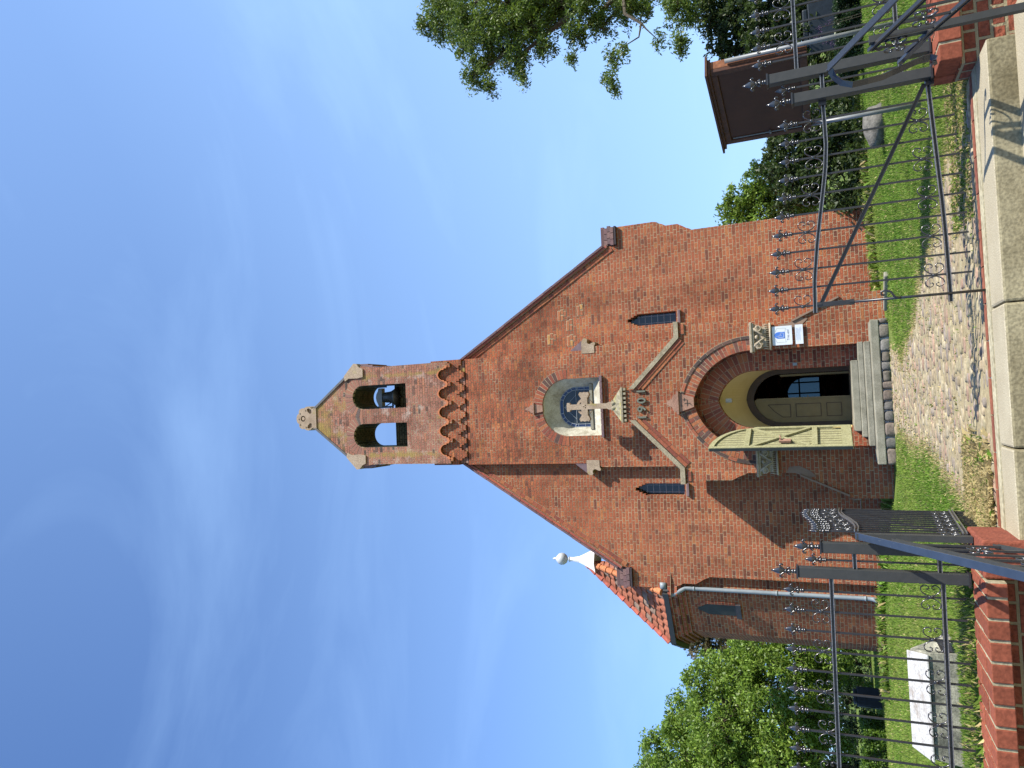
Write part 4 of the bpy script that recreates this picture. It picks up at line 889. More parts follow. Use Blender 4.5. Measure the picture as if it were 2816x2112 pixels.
mb = MB(); tw_poly(mb, [(-.24, 3.18), (-.17, 3.18), (-.17, 3.82), (-.05, 4.02), (-.08, 4.08), (-.24, 3.86)], -.02, .02); tpart(mb, 'window_reveal', 'side_brick')

# bell hung in the right opening
bell = thing('bell', (.50, 17.3, 12.0), 'dark bronze bell hanging under a headstock in the right bell opening', 'bell')
mb = MB(); bc = (.50, 17.25, 0); mb.lathe([(.27, 11.95), (.262, 11.99), (.22, 12.06), (.175, 12.15), (.155, 12.25), (.148, 12.36), (.13, 12.42), (.06, 12.45)], bc, 20)
mb.build('bell_body', 'bronze', bell, smooth=True)
mb = MB(); mb.tube([(.50, 17.25, 12.3), (.50, 17.25, 11.9)], .015, 6); mb.lathe([(.01, 11.86), (.04, 11.9), (.01, 11.94)], bc, 8); mb.build('clapper', 'iron', bell)
mb = MB(); mb.prism([(.22, 12.45), (.76, 12.45), (.76, 12.56), (.68, 12.58), (.60, 12.63), (.50, 12.65), (.40, 12.63), (.30, 12.58), (.22, 12.56)], 17.17, 17.33); mb.build('headstock', 'zinc', bell)
mb = MB()
mb.bar([(.23, 17.2, 12.1), (.23, 17.2, 12.62)], .03, .05); mb.bar([(.80, 17.2, 12.3), (.80, 17.2, 12.62)], .03, .05)
mb.bar([(.25, 17.3, 12.42), (.40, 17.3, 12.12)], .02, .025); mb.bar([(.19, 17.3, 12.18), (.36, 17.3, 12.18)], .03, .04); mb.bar([(.2, 17.3, 12.28), (.34, 17.3, 12.02)], .015, .02)
mb.build('bell_bracket', 'iron', bell)

# wall signs
sg1 = thing('sign', (1.30, FP-.03, 1.79), 'larger white enamel sign with blue church emblem, fixed right of the porch', 'sign')
def tilt(mb, piv, ang): 
    c_, s_ = math.cos(ang), math.sin(ang); mb.v = [(piv[0]+(x-piv[0])*c_-(z-piv[1])*s_, y, piv[1]+(x-piv[0])*s_+(z-piv[1])*c_) for x, y, z in mb.v]
YS = FP-.045
mb = MB(); mb.box(1.105, 1.50, YS, YS+.012, 1.595, 1.985); mb.build('plate', 'sign', sg1)
mb = MB(); mb.prism(arch(.068, 1.86, 1.945, 1.31, 8, 1.735), YS-.003, YS-.001); em = mb.build('emblem', 'sign_blue', sg1)
mb = MB()
for p in ([(1.265, 1.755), (1.265, 1.84), (1.285, 1.905), (1.30, 1.83), (1.30, 1.80), (1.335, 1.83), (1.355, 1.81), (1.348, 1.755), (1.265, 1.755)],): mb.tube([(x, YS-.004, z) for x, z in p], .004, 5)
mb.build('church_outline', 'sign', em)
mb = MB()
for s2 in (1, -1):
    x0, x1 = 1.31+s2*.075, 1.31+s2*.145; mb.tube([(x0, YS-.002, 1.735), (x1, YS-.002, 1.72), (x1, YS-.002, 1.90), (x0, YS-.002, 1.92)], .0022, 4)
mb.build('open_doors_outline', 'sign_green', sg1)
text_mesh('lettering', 'Tritt ein!', .062, 'sign_text', sg1, (1.31, YS-.002, 1.655), .001, sx=1.0)
mb = MB()
for x, z in ((1.12, 1.97), (1.485, 1.97), (1.12, 1.61), (1.485, 1.61)): mb.lathe([(.006, 0), (.006, .004)], (0, 0, 0), 6); k0 = len(mb.v)-12; mb.v[k0:] = [(x+a, YS-.004+c, z+b) for a, b, c in mb.v[k0:]]
mb.build('screws', 'zinc', sg1)
sg2 = thing('sign', (1.30, FP-.03, 1.46), 'small narrow white sign with faint blue print below the emblem sign', 'sign')
mb = MB(); mb.box(1.105, 1.505, YS, YS+.012, 1.385, 1.535); mb.build('plate', 'sign', sg2)
M['faint'] = noise_mat('faint_blue_print', [(.3, (.30, .38, .52)), (.7, (.36, .43, .56))], 5, .4, .4, bs=0)
mb = MB()
for r, (x0, x1) in enumerate(((1.19, 1.44), (1.16, 1.44), (1.2, 1.42), (1.18, 1.45), (1.36, 1.46))):
    x = x0
    while x < x1: w_ = random.uniform(.012, .03); mb.box(x, min(x+w_, x1), YS-.002, YS-.0005, 1.508-r*.022, 1.516-r*.022); x += w_+.007
mb.build('small_print', 'faint', sg2)

# ------------------------------------------------------------ ironwork
IY = Vector((0, 1, 0)); UPV = Vector((0, 0, 1))
def finial_mb(s=1.0):
    mb = MB()
    mb.lathe([(.0075, 0), (.015, .002), (.015, .010), (.008, .012), (.014, .016), (.014, .023), (.008, .025), (.012, .030), (.016, .038), (.009, .046), (.006, .052), (.013, .055), (.013, .062), (.006, .065)], (0, 0, 0), 8)
    mb.lathe([(.006, .062), (.012, .075), (.019, .092), (.017, .105), (.010, .122), (.002, .142)], (0, 0, 0), 8, sx=1, sy=.5)
    for sg in (1, -1):
        pts = [(0, 0, .060), (sg*.012, 0, .072), (sg*.022, 0, .086), (sg*.031, 0, .092), (sg*.038, 0, .086), (sg*.038, 0, .077), (sg*.031, 0, .075)]
        mb.tube(pts, [.005, .006, .0065, .0065, .006, .0055, .005], 6)
        mb.tube([(sg*.008, 0, .052), (sg*.018, 0, .046), (sg*.022, 0, .038), (sg*.017, 0, .034)], .0045, 5)
    mb.v = [(x*s, y*s, z*s) for x, y, z in mb.v]
    return mb
def scroll_pts(s2, r=.034, reach=.052):
    pts = []
    for v in (1, -1):
        seg = [(.006, 0), (.009, .012), (.016, .030), (.030, .048), (.047, .057), (.064, .054), (.076, .041), (.079, .024), (.070, .011), (.058, .009), (.051, .017), (.054, .025)]
        pts.append([(s2*x, v*z) for x, z in seg])
    return pts
ME = {}
def mesh_once(key, fn, mname, smooth=True):
    if key not in ME:
        mb = fn(); o = mb.build(key, mname, None, smooth=smooth); ME[key] = o.data; bpy.data.objects.remove(o)
    return ME[key]
def inst(name, data, loc, parent, rotz=0, lab=None):
    o = bpy.data.objects.new(name, data); col.objects.link(o); o.parent = parent
    o.location = loc; o.rotation_euler = (0, 0, rotz)
    return o
def scroll_mb(sides):
    mb = MB()
    for s2 in sides:
        for p in scroll_pts(s2): mb.bar([(x, 0, z) for x, z in p], .013, .0055)
    mb.lathe([(.011, -.012), (.012, -.008), (.012, .008), (.011, .012)], (0, 0, 0), 8)
    return mb
def picket(root, x, z0, z1, f=1.0, rot=None):
    L_ = z1-z0-.142*f
    key = 'bar%.3f' % L_
    d = mesh_once(key, lambda: (lambda m_: (m_.box(-.006, .006, -.006, .006, 0, L_), m_)[1])(MB()), 'iron', False)
    p = inst('picket', d, (x, 0, z0), root)
    inst('spearhead', mesh_once('fleur%.2f' % f, lambda: finial_mb(f), 'iron_cast'), (0, 0, L_), p)
    return p
def rail(root, pts, name='rail', h=.028, m='iron', rivets=()):
    mb = MB(); mb.bar(pts, .010, h)
    off = Vector((0, -.008, 0))
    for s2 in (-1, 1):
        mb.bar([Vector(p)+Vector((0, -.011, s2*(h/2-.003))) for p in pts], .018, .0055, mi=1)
    for x, z in rivets: mb.lathe([(.006, -.003), (.004, .003)], (0, 0, 0), 6); k0 = len(mb.v)-12; mb.v[k0:] = [(x+a, -.008+c, z+b) for a, b, c in mb.v[k0:]]
    ob = mb.build(name, [m, 'glint_edge']); ob.parent = root; return ob
def ornament(root, x, z, sides=(1, -1)):
    return inst('scroll', mesh_once('scroll'+str(sides), lambda: scroll_mb(sides), 'iron_cast'), (x, -.0, z), root)

GY = 5.62
# right gate leaf, closed
gr = thing('gate_leaf', (0, GY, 0), 'closed wrought iron gate leaf across the path, with drop bolt and diagonal brace', 'gate')
def rtop(x): return float(np.interp(x, [.6, .81, 1.08, 1.26, 1.44, 1.62, 1.8, 2.0, 2.15], [1.046, 1.040, 1.009, .982, .953, .926, .912, .914, .920]))
def rbot(x): return float(np.interp(x, [.6, 1.15, 2.15], [.206, .214, .262]))
xsr = [.655+.1335*k for k in range(11)]
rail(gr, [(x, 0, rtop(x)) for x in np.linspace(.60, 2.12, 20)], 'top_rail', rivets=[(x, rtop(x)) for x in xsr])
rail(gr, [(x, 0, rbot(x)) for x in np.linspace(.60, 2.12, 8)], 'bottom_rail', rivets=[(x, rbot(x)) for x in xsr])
for k, x in enumerate(xsr):
    picket(gr, x, rbot(x)-.135 if k else .35, rtop(x)+.318, 1.0)
    if k % 2 == 0:
        ornament(gr, x, rtop(x)+.080, (1, -1) if k else (1,))
    else: ornament(gr, x, rbot(x)+.082)
mb = MB()
for s2 in (-.012, .012): mb.bar([(.64, -.012, rtop(.64)-.03+s2), (2.10, -.012, rbot(2.1)+.02+s2)], .012, .006)
mb.bar([(.64, -.008, rtop(.64)-.03), (2.10, -.008, rbot(2.1)+.02)], .004, .02)
ob = mb.build('diagonal_brace', 'iron'); ob.parent = gr
mb = MB(); mb.box(.640, .672, -.025, .008, .80, 1.02); mb.lathe([(.02, 0), (.02, .03)], (.656, -.01, 1.0), 8); mb.lathe([(.02, 0), (.02, .03)], (.656, -.01, .79), 8)
ob = mb.build('latch_box', 'iron'); ob.parent = gr
mb = MB(); mb.tube([(.655, -.02, .80), (.655, -.02, .004)], .009, 8)
mb.tube([(.655, -.022, .50), (.655, -.03, .52), (.665, -.03, .54), (.70, -.03, .56), (.715, -.03, .59), (.705, -.03, .62), (.685, -.03, .62), (.68, -.03, .60)], .0075, 7)
ob = mb.build('drop_bolt', 'iron', smooth=True); ob.parent = gr
for z in (.245, .915): mb = MB(); mb.box(2.08, 2.17, -.03, .02, z-.02, z+.03); ob = mb.build('hinge', 'iron'); ob.parent = gr

# left gate leaf, swung open toward the church
gl = thing('gate_leaf', (-.93, 5.46, 0), 'wrought iron gate leaf swung open beside the path, seen almost edge-on', 'gate')
gl.rotation_euler = (0, 0, math.atan2(7.02-5.46, -1.0+.93))
LW = 1.52
def ltop(x): return float(np.interp(x/LW, [0, .1, .25, .45, .62, .8, 1], [.868, .858, .862, .895, .935, .955, .945]))
def lbot(x): return .232-.118*x/LW
xl = [.03+.1335*k for k in range(12)]
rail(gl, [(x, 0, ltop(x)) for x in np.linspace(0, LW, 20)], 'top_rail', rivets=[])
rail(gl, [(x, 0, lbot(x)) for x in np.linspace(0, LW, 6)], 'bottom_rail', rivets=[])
for k, x in enumerate(xl):
    if x > LW: break
    picket(gl, x, lbot(x)-.11, ltop(x)+.31)
    if k % 2: ornament(gl, x, ltop(x)+.085)
    else: ornament(gl, x, lbot(x)+.085)
mb = MB(); mb.bar([(.03, .012, lbot(0)+.02), (LW-.03, .012, ltop(LW)-.02)], .012, .028); ob = mb.build('diagonal_brace', 'post'); ob.parent = gl
mb = MB(); mb.box(LW-.02, LW+.015, -.012, .025, .62, .92); mb.tube([(LW, .0, .78), (LW, -.09, .78), (LW, -.09, .84)], .008, 6); ob = mb.build('latch_box', 'iron'); ob.parent = gl

# gate posts
def post(x, y, z0, z1, lab, hw=.036, m='post'):
    t = thing('gate_post', (x, y, z0), lab, 'gate post', 'square iron posts with fleur-de-lis tops beside the gate')
    mb = MB(); mb.box(-hw, hw, -hw, hw, 0, z1-z0)
    ob = mb.build('shaft', m, bevel=.004); ob.parent = t
    mb = MB(); mb.box(-hw-.006, hw+.006, -hw-.006, hw+.006, z1-z0, z1-z0+.012); ob = mb.build('cap_plate', 'iron'); ob.parent = t
    f = finial_mb(1.2).build('fleur_finial', 'iron_cast', smooth=True); f.parent = t; f.location = (0, 0, z1-z0+.012)
    mb = MB(); mb.box(-hw-.012, hw+.012, -hw-.012, hw+.012, 0, .012); ob = mb.build('foot_plate', 'iron'); ob.parent = t
    return t
post(2.150, 5.58, .235, 1.112, 'lower square post holding the closed gate leaf')
post(2.325, 5.58, .235, 1.272, 'taller square post between the closed gate leaf and the right fence')
post(-1.045, 5.50, .215, 1.092, 'lower square post where the open gate leaf is hinged')
post(-1.222, 5.50, .215, 1.252, 'taller square post where the left fence begins')
for x0, x1, y_, zt_, zb_, lab in ((2.186, 2.289, 5.58, .914, .42, 'short fence link of two rails and one spearhead bar between the right gate posts'), (-1.186, -1.081, 5.5, .888, .382, 'short fence link of two rails and one spearhead bar between the left gate posts')):
    t = thing('fence_link', (0, y_, 0), lab, 'fence')
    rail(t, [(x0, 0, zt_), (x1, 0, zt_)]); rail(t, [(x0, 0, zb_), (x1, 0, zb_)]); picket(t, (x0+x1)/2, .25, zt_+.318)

# fences
fl = thing('iron_fence', (0, 5.5, 0), 'black iron fence with spearheads and scrolls on the left brick wall', 'fence')
xf = [-1.352-.1385*k for k in range(17)]
for k, x in enumerate(xf):
    picket(fl, x, .245, 1.362+.002*k)
    if k % 2 == 0: ornament(fl, x, .445)
    else: ornament(fl, x, 1.120)
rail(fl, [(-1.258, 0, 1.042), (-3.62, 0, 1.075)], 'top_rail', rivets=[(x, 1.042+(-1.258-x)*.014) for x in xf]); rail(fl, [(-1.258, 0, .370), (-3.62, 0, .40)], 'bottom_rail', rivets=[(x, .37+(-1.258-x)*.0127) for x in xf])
frf = thing('iron_fence', (0, 5.6, 0), 'black iron fence with spearheads and scrolls on the right brick wall, before the notice board', 'fence')
xf = [2.468+.1255*k for k in range(9)]
for k, x in enumerate(xf):
    picket(frf, x, .22, 1.385)
    if k % 2: ornament(frf, x, 1.155)
    else: ornament(frf, x, .51)
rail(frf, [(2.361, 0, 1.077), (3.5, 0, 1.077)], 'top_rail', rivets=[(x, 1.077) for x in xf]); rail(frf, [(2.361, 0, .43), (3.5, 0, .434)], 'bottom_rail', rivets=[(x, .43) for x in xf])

# brick retaining walls with header cap
def capwall(name, x0, x1, yb, yf, zt_, lab, pitch_=.125, drop=.11, set_=.11):
    t = thing(name, ((x0+x1)/2, yb, -.6), lab, 'wall')
    mb = MB(); x = x0; dep = yb-yf
    k = 0
    while x < x1-.02:
        w_ = min(pitch_, x1-x)
        a = (.66 if k % 2 == 0 else .34)
        ym = yf+dep*a
        for ya, yb_ in ((yf, ym-.008), (ym+.008, yb)):
            q = random.uniform(.8, 1.18); jz = random.uniform(-.004, .004)
            mb.box(x+.009, x+w_-.009, ya+random.uniform(0, .006), yb_, zt_-drop, zt_+jz, tint=(.215*q, .062*q, .034*q))
        x += w_; k += 1
    mb.build('cap_bricks', 'bricks_tinted', t, tint=True, bevel=.006)
    mb = MB(); mb.box(x0+.022, x1-.004, yf+.012, yb-.008, zt_-drop+.003, zt_-.006); mb.build('cap_mortar', 'plaster_m', t)
    mb = MB(); mb.box(x0+.01, x1-.01, yf+set_, yb-.01, -.7, zt_-drop-.001); mb.build('wall_body', 'wall_brick', t)
    return t
M['plaster_m'] = noise_mat('cap_mortar', [(.3, (.26, .23, .14)), (.7, (.40, .36, .25))], 6, .9, .1, fine=40)
capwall('brick_wall', -4.6, -1.13, 5.50, 5.03, .205, 'low red brick wall with header cap under the left fence', set_=.30)
capwall('brick_wall', 2.10, 5.6, 5.72, 5.30, .228, 'low red brick wall with header cap under the right fence', drop=.13)
mb = MB(); mb.box(-1.128, -.90, 5.10, 5.62, -.1, .20); tag(mb.build('pier', 'red_edge', bevel=.012), 'smooth red brick pier carrying the hinge post of the open gate', 'pier')

# red edging strip, concrete stairs
x = -.9; ed = []; mb = MB()
while x < 2.1:
    w_ = .245; mb.box(x, min(x+w_, 2.1)-.008, 5.605, 5.672, -.1, .012+random.uniform(-.002, .002), tint=random.choice([(.21, .07, .04), (.18, .06, .038), (.23, .078, .045)])); x += w_
tag(mb.build('edging_bricks', 'bricks_tinted', tint=True), 'row of red edging bricks set between the cobbles and the top stair', 'edging')
st = thing('concrete_stairs', (.6, 4.5, -.6), 'pale concrete stairs leading up to the churchyard gate', 'stairs')
zt0, yn = 0.0, [5.16, 4.85, 4.54, 4.23]
for k in range(4):
    z = -.15*k; yb = 5.6 if k == 0 else yn[k-1]+.02
    x0, x1 = -1.12-.0*k, (2.14 if k == 0 else 2.30)
    mb = MB(); n = 2
    cuts = [x0, -.36, .52, x1] if k == 0 else [x0, 1.25 if k % 2 else .42, x1]
    for a, b in zip(cuts[:-1], cuts[1:]):
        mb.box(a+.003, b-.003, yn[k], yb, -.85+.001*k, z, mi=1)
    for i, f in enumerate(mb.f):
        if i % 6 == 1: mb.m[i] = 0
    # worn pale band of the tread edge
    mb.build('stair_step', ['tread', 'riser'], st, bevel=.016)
mb = MB(); mb.box(-1.1, 2.1, 5.52, 5.603, -.1, .006); mb.build('mortar_bed', 'white_m', st) if 0 else None
M['mortar_bed'] = noise_mat('pale_mortar_bed', [(.3, (.30, .26, .17)), (.7, (.42, .38, .26))], 9, .95, .1, fine=30)
mb = MB(); mb.box(-1.1, 2.12, 5.50, 5.604, -.1, .007); mb.build('mortar_bed', 'mortar_bed', st)

# handrails
def handrail(name, a, b, lab, topm, gaps, scroll_end=None, postx=None):
    t = thing(name, a, lab, 'handrail')
    A_, B_ = Vector(a), Vector(b); d = (B_-A_)
    def P_(s, dz=0): return A_+d*s+Vector((0, 0, dz))
    side = Vector((1, 0, 0))
    mb = MB(); mb.bar([P_(0), P_(1)], .045, .012, side); mb.bar([P_(0, -.008), P_(1, -.008)], .022, .012, side)
    mb.build('top_rail', topm, t, bevel=.003)
    for nm, dz in (('middle_rail', gaps[0]), ('lower_rail', gaps[1])):
        s0 = gaps[2] if nm == 'middle_rail' else gaps[3]
        mb = MB(); mb.bar([P_(s0, dz), P_(1, dz)], .012, .028, side); mb.bar([P_(s0, dz+.013), P_(1, dz+.013)], .022, .004, side); mb.bar([P_(s0, dz-.013), P_(1, dz-.013)], .022, .004, side)
        mb.build(nm, 'post' if topm == 'rail_sky_blue' else 'iron', t)
    n = 10
    for i in range(1, n):
        s = i/n; 
        if s < gaps[3]: continue
        p0 = P_(s, gaps[1]); p1 = P_(s, gaps[0]); mb = MB(); mb.bar([p0, p1], .012, .012, side); mb.build('baluster', 'iron', t)
        if i % 2:
            m_ = (p0+p1)/2; mb = MB()
            for s2 in (1, -1):
                for p in scroll_pts(s2): mb.bar([(m_.x, m_.y+x*1.1, m_.z+z) for x, z in p], .010, .004, side)
            mb.lathe([(.012, -.012), (.012, .012)], m_, 8); mb.build('scroll', 'iron_cast', t, smooth=True)
    return t, P_
hl_, PL = handrail('handrail', (-.945, 5.40, .872), (-.845, 3.6, .02), 'handrail with broad blue-grey top going down left of the stairs', 'rail_sky_blue', (-.13, -.60, .10, .12))
mb = MB(); mb.box(-.965, -.925, 5.36, 5.42, .205, .87); mb.build('newel', 'post', hl_)
pts = [(-.945, 5.40, .87), (-.945, 5.47, .84), (-.945, 5.50, .78), (-.945, 5.49, .66), (-.945, 5.45, .52), (-.945, 5.46, .40), (-.945, 5.49, .30)]
mb = MB(); mb.bar(pts, .035, .010, Vector((1, 0, 0))); mb.build('end_volute', 'iron', hl_)
hr_, PR = handrail('handrail', (2.08, 4.98, .883), (2.02, 3.5, .27), 'black handrail with a curled end going down right of the stairs', 'iron', (-.17, -.44, .10, .0))
a0_ = Vector((2.08, 4.98, .883))
pts = [a0_]+[Vector(p) for p in ((2.068, 5.0, .868), (2.03, 5.02, .85), (1.99, 5.03, .81), (1.968, 5.04, .747), (1.976, 5.05, .659), (1.99, 5.07, .573), (2.01, 5.08, .52), (2.03, 5.1, .47), (2.06, 5.12, .394), (2.078, 5.13, .335), (2.08, 5.13, .30), (2.06, 5.12, .27), (2.035, 5.11, .272), (2.03, 5.11, .29))]
mb = MB(); mb.bar(pts, .038, .008, Vector((.75, -.66, 0)).normalized()); mb.tube([pts[-2], pts[-1]], .014, 8); mb.build('end_volute', 'iron_cast', hr_, smooth=False)
mb = MB(); mb.box(2.08, 2.12, 4.74, 4.78, -.15, .66); mb.build('newel', 'post', hr_)
mb = MB(); mb.bar([(2.07, 5.1, .47), (2.075, 4.76, .34)], .018, .035, Vector((1, 0, 0))); mb.build('stay_bar', 'rail_sky_blue', hr_)

# ------------------------------------------------------------ notice board
nb = thing('notice_board', (3.0, 7.6, 0), 'brown stained wooden notice case on two galvanised poles right of the gate', 'notice board')
Lp, Rp = Vector((2.80, 8.15, 0)), Vector((3.14, 7.05, 0)); du_ = (Rp-Lp); WN = du_.length; du_.normalize(); nf = Vector((-du_.y, du_.x, 0)); 
if nf.x > 0: nf = -nf      # display side turned to the left of the camera
cN = (Lp+Rp)/2
def nbox(mb, s0, s1, d0, d1, z0, z1, **k):
    c = Lp+du_*((s0+s1)/2)-nf*((d0+d1)/2); mb.obox((c.x, c.y, (z0+z1)/2), du_, nf, UPV, (s1-s0)/2, (d1-d0)/2, (z1-z0)/2, **k)
mb = MB(); nbox(mb, 0, WN, .03, .12, 1.0, 1.88); mb.build('case', 'board', nb, bevel=.006)
M['board_shaded'] = noise_mat('stained_wood_shaded', [(.3, (.05, .02, .011)), (.7, (.085, .033, .016))], 4, .6, .3, bs=.2, fine=35)  # darker copy of the case wood, its shade put into the colour
mb = MB(); nbox(mb, WN-.06, WN, -.01, .03, 1.0, 1.88); nbox(mb, 0, .06, -.01, .03, 1.0, 1.88); nbox(mb, .06, WN-.06, -.01, .03, 1.0, 1.07); nbox(mb, .06, WN-.06, -.01, .03, 1.80, 1.88)
mb.build('front_frame', 'board_shaded', nb, bevel=.006)
mb = MB(); nbox(mb, .062, WN-.062, .012, .028, 1.072, 1.798); mb.build('display_panel', 'board_in', nb)
mb = MB(); nbox(mb, -.06, WN+.04, -.07, .16, 1.885, 1.905); nbox(mb, -.03, WN+.02, -.04, .13, 1.86, 1.884); mb.build('roof_board', 'board_shaded', nb)
mb = MB(); nbox(mb, .07, .08, .0, .01, 1.09, 1.78); mb.tube([Lp+du_*.10+nf*.0+Vector((0, 0, 1.40)), Lp+du_*.10+nf*.03+Vector((0, 0, 1.40))], .012, 6); mb.build('lock', 'galv', nb)
for p, z1 in ((Lp+du_*.0-nf*.06, 1.0), (Rp+du_*.035-nf*.06, 1.72)):
    mb = MB(); mb.tube([(p.x, p.y, gz(p.x, p.y)-.05), (p.x, p.y, z1)], .021, 12); mb.build('pole', 'galv', nb, smooth=True)

# ------------------------------------------------------------ stones, grave, trough
def rock(name, c, r, m, lab, cat, seed=1, sub=3):
    bm = bmesh.new(); bmesh.ops.create_icosphere(bm, subdivisions=sub, radius=1); rr = random.Random(seed)
    ph = [rr.uniform(0, 6) for _ in range(6)]
    for v in bm.verts:
        p = v.co.copy(); k = 1+.12*math.sin(3*p.x+ph[0])*math.cos(2.6*p.y+ph[1])+.08*math.sin(5*p.z+ph[2]+2*p.x)+.035*math.sin(11*p.x+ph[3])*math.sin(9*p.z+ph[4])
        v.co = Vector((c[0]+p.x*r[0]*k, c[1]+p.y*r[1]*k, c[2]+p.z*r[2]*k))
    me = bpy.data.meshes.new(name); bm.to_mesh(me); bm.free(); me.materials.append(M[m]); me.polygons.foreach_set('use_smooth', [True]*len(me.polygons))
    ob = bpy.data.objects.new(name, me); col.objects.link(ob); return tag(ob, lab, cat)
rock('boulder', (4.20, 12.6, gz(4.2, 12.6)+.10), (.31, .24, .21), 'boulder', 'rounded grey granite boulder on the lawn behind the closed gate leaf', 'boulder', 3)
tr = thing('concrete_block', (-3.1, 8.4, 0), 'low concrete plinth with slanted whitewashed top on the lawn left of the path', 'concrete plinth')
def wedge(mb, q): mb.add(q, [(0, 1, 2, 3), (4, 7, 6, 5), (0, 4, 5, 1), (1, 5, 6, 2), (2, 6, 7, 3), (3, 7, 4, 0)])
mb = MB(); zf, zb = .243, .37
wedge(mb, [(-3.62, 8.12, -.1), (-2.52, 8.12, -.1), (-2.44, 8.66, -.1), (-3.78, 8.66, -.1), (-3.56, 8.12, zf-.02), (-2.535, 8.12, zf-.02), (-2.66, 8.62, zb-.02), (-3.66, 8.62, zb-.02)])
mb.build('base', 'conc', tr, bevel=.01)
mb = MB(); wedge(mb, [(-3.58, 8.10, zf-.014), (-2.55, 8.10, zf-.014), (-2.68, 8.63, zb-.014), (-3.68, 8.63, zb-.014), (-3.58, 8.10, zf+.006), (-2.55, 8.10, zf+.006), (-2.68, 8.63, zb+.012), (-3.68, 8.63, zb+.012)])
mb.build('slanted_top', 'white_conc', tr, bevel=.006)
mb = MB(); mb.add([(-2.519, 8.14, .02), (-2.47, 8.42, .02), (-2.50, 8.42, .13), (-2.535, 8.14, .11)], [(0, 1, 2, 3)]); mb.build('end_opening', 'iron', tr)
gp = at(1885, 1508, 20.4); gs = MB(); gs.obox((gp.x, 20.4, .38), Vector((.8, .6, 0)), Vector((-.6, .8, 0)), UPV, .24, .08, .34); gs.obox((gp.x, 20.4, .75), Vector((.8, .6, 0)), Vector((-.6, .8, 0)), UPV, .18, .08, .05)
tag(gs.build('gravestone', 'dark_stone', bevel=.03), 'blue-grey gravestone in the shade between the left hedges', 'gravestone')
gs = MB(); gs.obox((8.3, 17.5, .5), Vector((.95, -.3, 0)), Vector((.3, .95, 0)), UPV, .55, .08, .45); gs.obox((8.3, 17.5, 1.0), Vector((.95, -.3, 0)), Vector((.3, .95, 0)), UPV, .40, .08, .06)
tag(gs.build('gravestone', 'dark_stone', bevel=.03), 'dark grey gravestone among the shrubs behind the right fence', 'gravestone')

# ------------------------------------------------------------ foliage
def leafcloud(centers, radii, n_per, size, cols, aspect=.36, droop=.3, flat=.6):
    """leaflets around twig points; each leaflet a small folded rhombus"""
    C = np.array(centers); R = np.array(radii); k = len(C)
    idx = np.repeat(np.arange(k), n_per); n = len(idx)
    D = RNG.normal(0, 1, (n, 3)); D /= np.linalg.norm(D, axis=1)[:, None]; rr = RNG.random(n)**.5
    P_ = C[idx]+D*(R[idx]*rr)[:, None]*np.array([1, 1, .75])
    A = RNG.normal(0, 1, (n, 3)); A[:, 2] -= droop*1.5; A += D*.8; A /= np.linalg.norm(A, axis=1)[:, None]
    B = RNG.normal(0, 1, (n, 3))+np.array([0, 0, flat]); S = np.cross(A, B); S /= np.linalg.norm(S, axis=1)[:, None]
    s = size*RNG.uniform(.6, 1.3, n)[:, None]
    V = np.stack([P_-A*s*.5, P_+S*s*aspect*.5, P_+A*s*.5, P_-S*s*aspect*.5], 1).reshape(-1, 3)
    cc = np.array(cols); ti = cc[RNG.integers(0, len(cc), n)]*RNG.uniform(.75, 1.25, (n, 1))*np.repeat(RNG.uniform(.8, 1.2, k), n_per)[:, None]
    return V, np.arange(n*4).reshape(n, 4), ti
def tree(name, base, blobs, size, per, ncl, cols, lab, cat, trunk=.3, clr=.42, aspect=.36, shell=.55, twigs=True, group=None, droop=.3, fork=.45):
    t = thing(name, base, lab, cat, group)
    base = Vector(base); cs = []; rs = []; mb = MB()
    top = max(b[0].z for b in blobs); cen = sum((b[0] for b in blobs), Vector())/len(blobs)
    forkp = base+Vector(((cen.x-base.x)*.3, (cen.y-base.y)*.3, (cen.z-base.z)*fork))
    if trunk:
        mb.tube([base-Vector((0, 0, .2)), base.lerp(forkp, .5)+Vector((.04, 0, 0)), forkp], [trunk, trunk*.8, trunk*.65], 9)
    for c, r in blobs:
        if trunk and r > .3:
            mid = forkp.lerp(c, .5)+Vector((random.uniform(-.2, .2), random.uniform(-.2, .2), .25))*min(1, r)
            mb.tube([forkp, mid, c], [trunk*.42, trunk*.24, trunk*.09], 6)
        m_ = max(3, int(ncl*r*r))
        for i in range(m_):
            d = Vector((random.gauss(0, 1), random.gauss(0, 1), random.gauss(0, 1))).normalized()
            rr = r*(shell+(1-shell)*random.random()**.6); p = c+Vector((d.x*rr, d.y*rr, d.z*rr*.85))
            cs.append(tuple(p)); rs.append(clr*random.uniform(.6, 1.25))
            if twigs and i % 2 == 0:
                q = c.lerp(p, .45)+Vector((0, 0, -.05)); mb.tube([c.lerp(p, .1), q, p], [trunk*.07+.006, .010, .005], 4, False)
    V, Q, T = leafcloud(cs, rs, per, size, cols, aspect, droop)
    if mb.v: mb.build('trunk', 'bark', t, smooth=True)
    numpy_mesh('crown', V, Q, T, 'leaf', t)
    return t
ASH = [(.10, .155, .018), (.13, .185, .022), (.08, .13, .018), (.15, .20, .035), (.09, .14, .03)]
B = lambda x, y, Y, r: (at(x, y, Y), r)
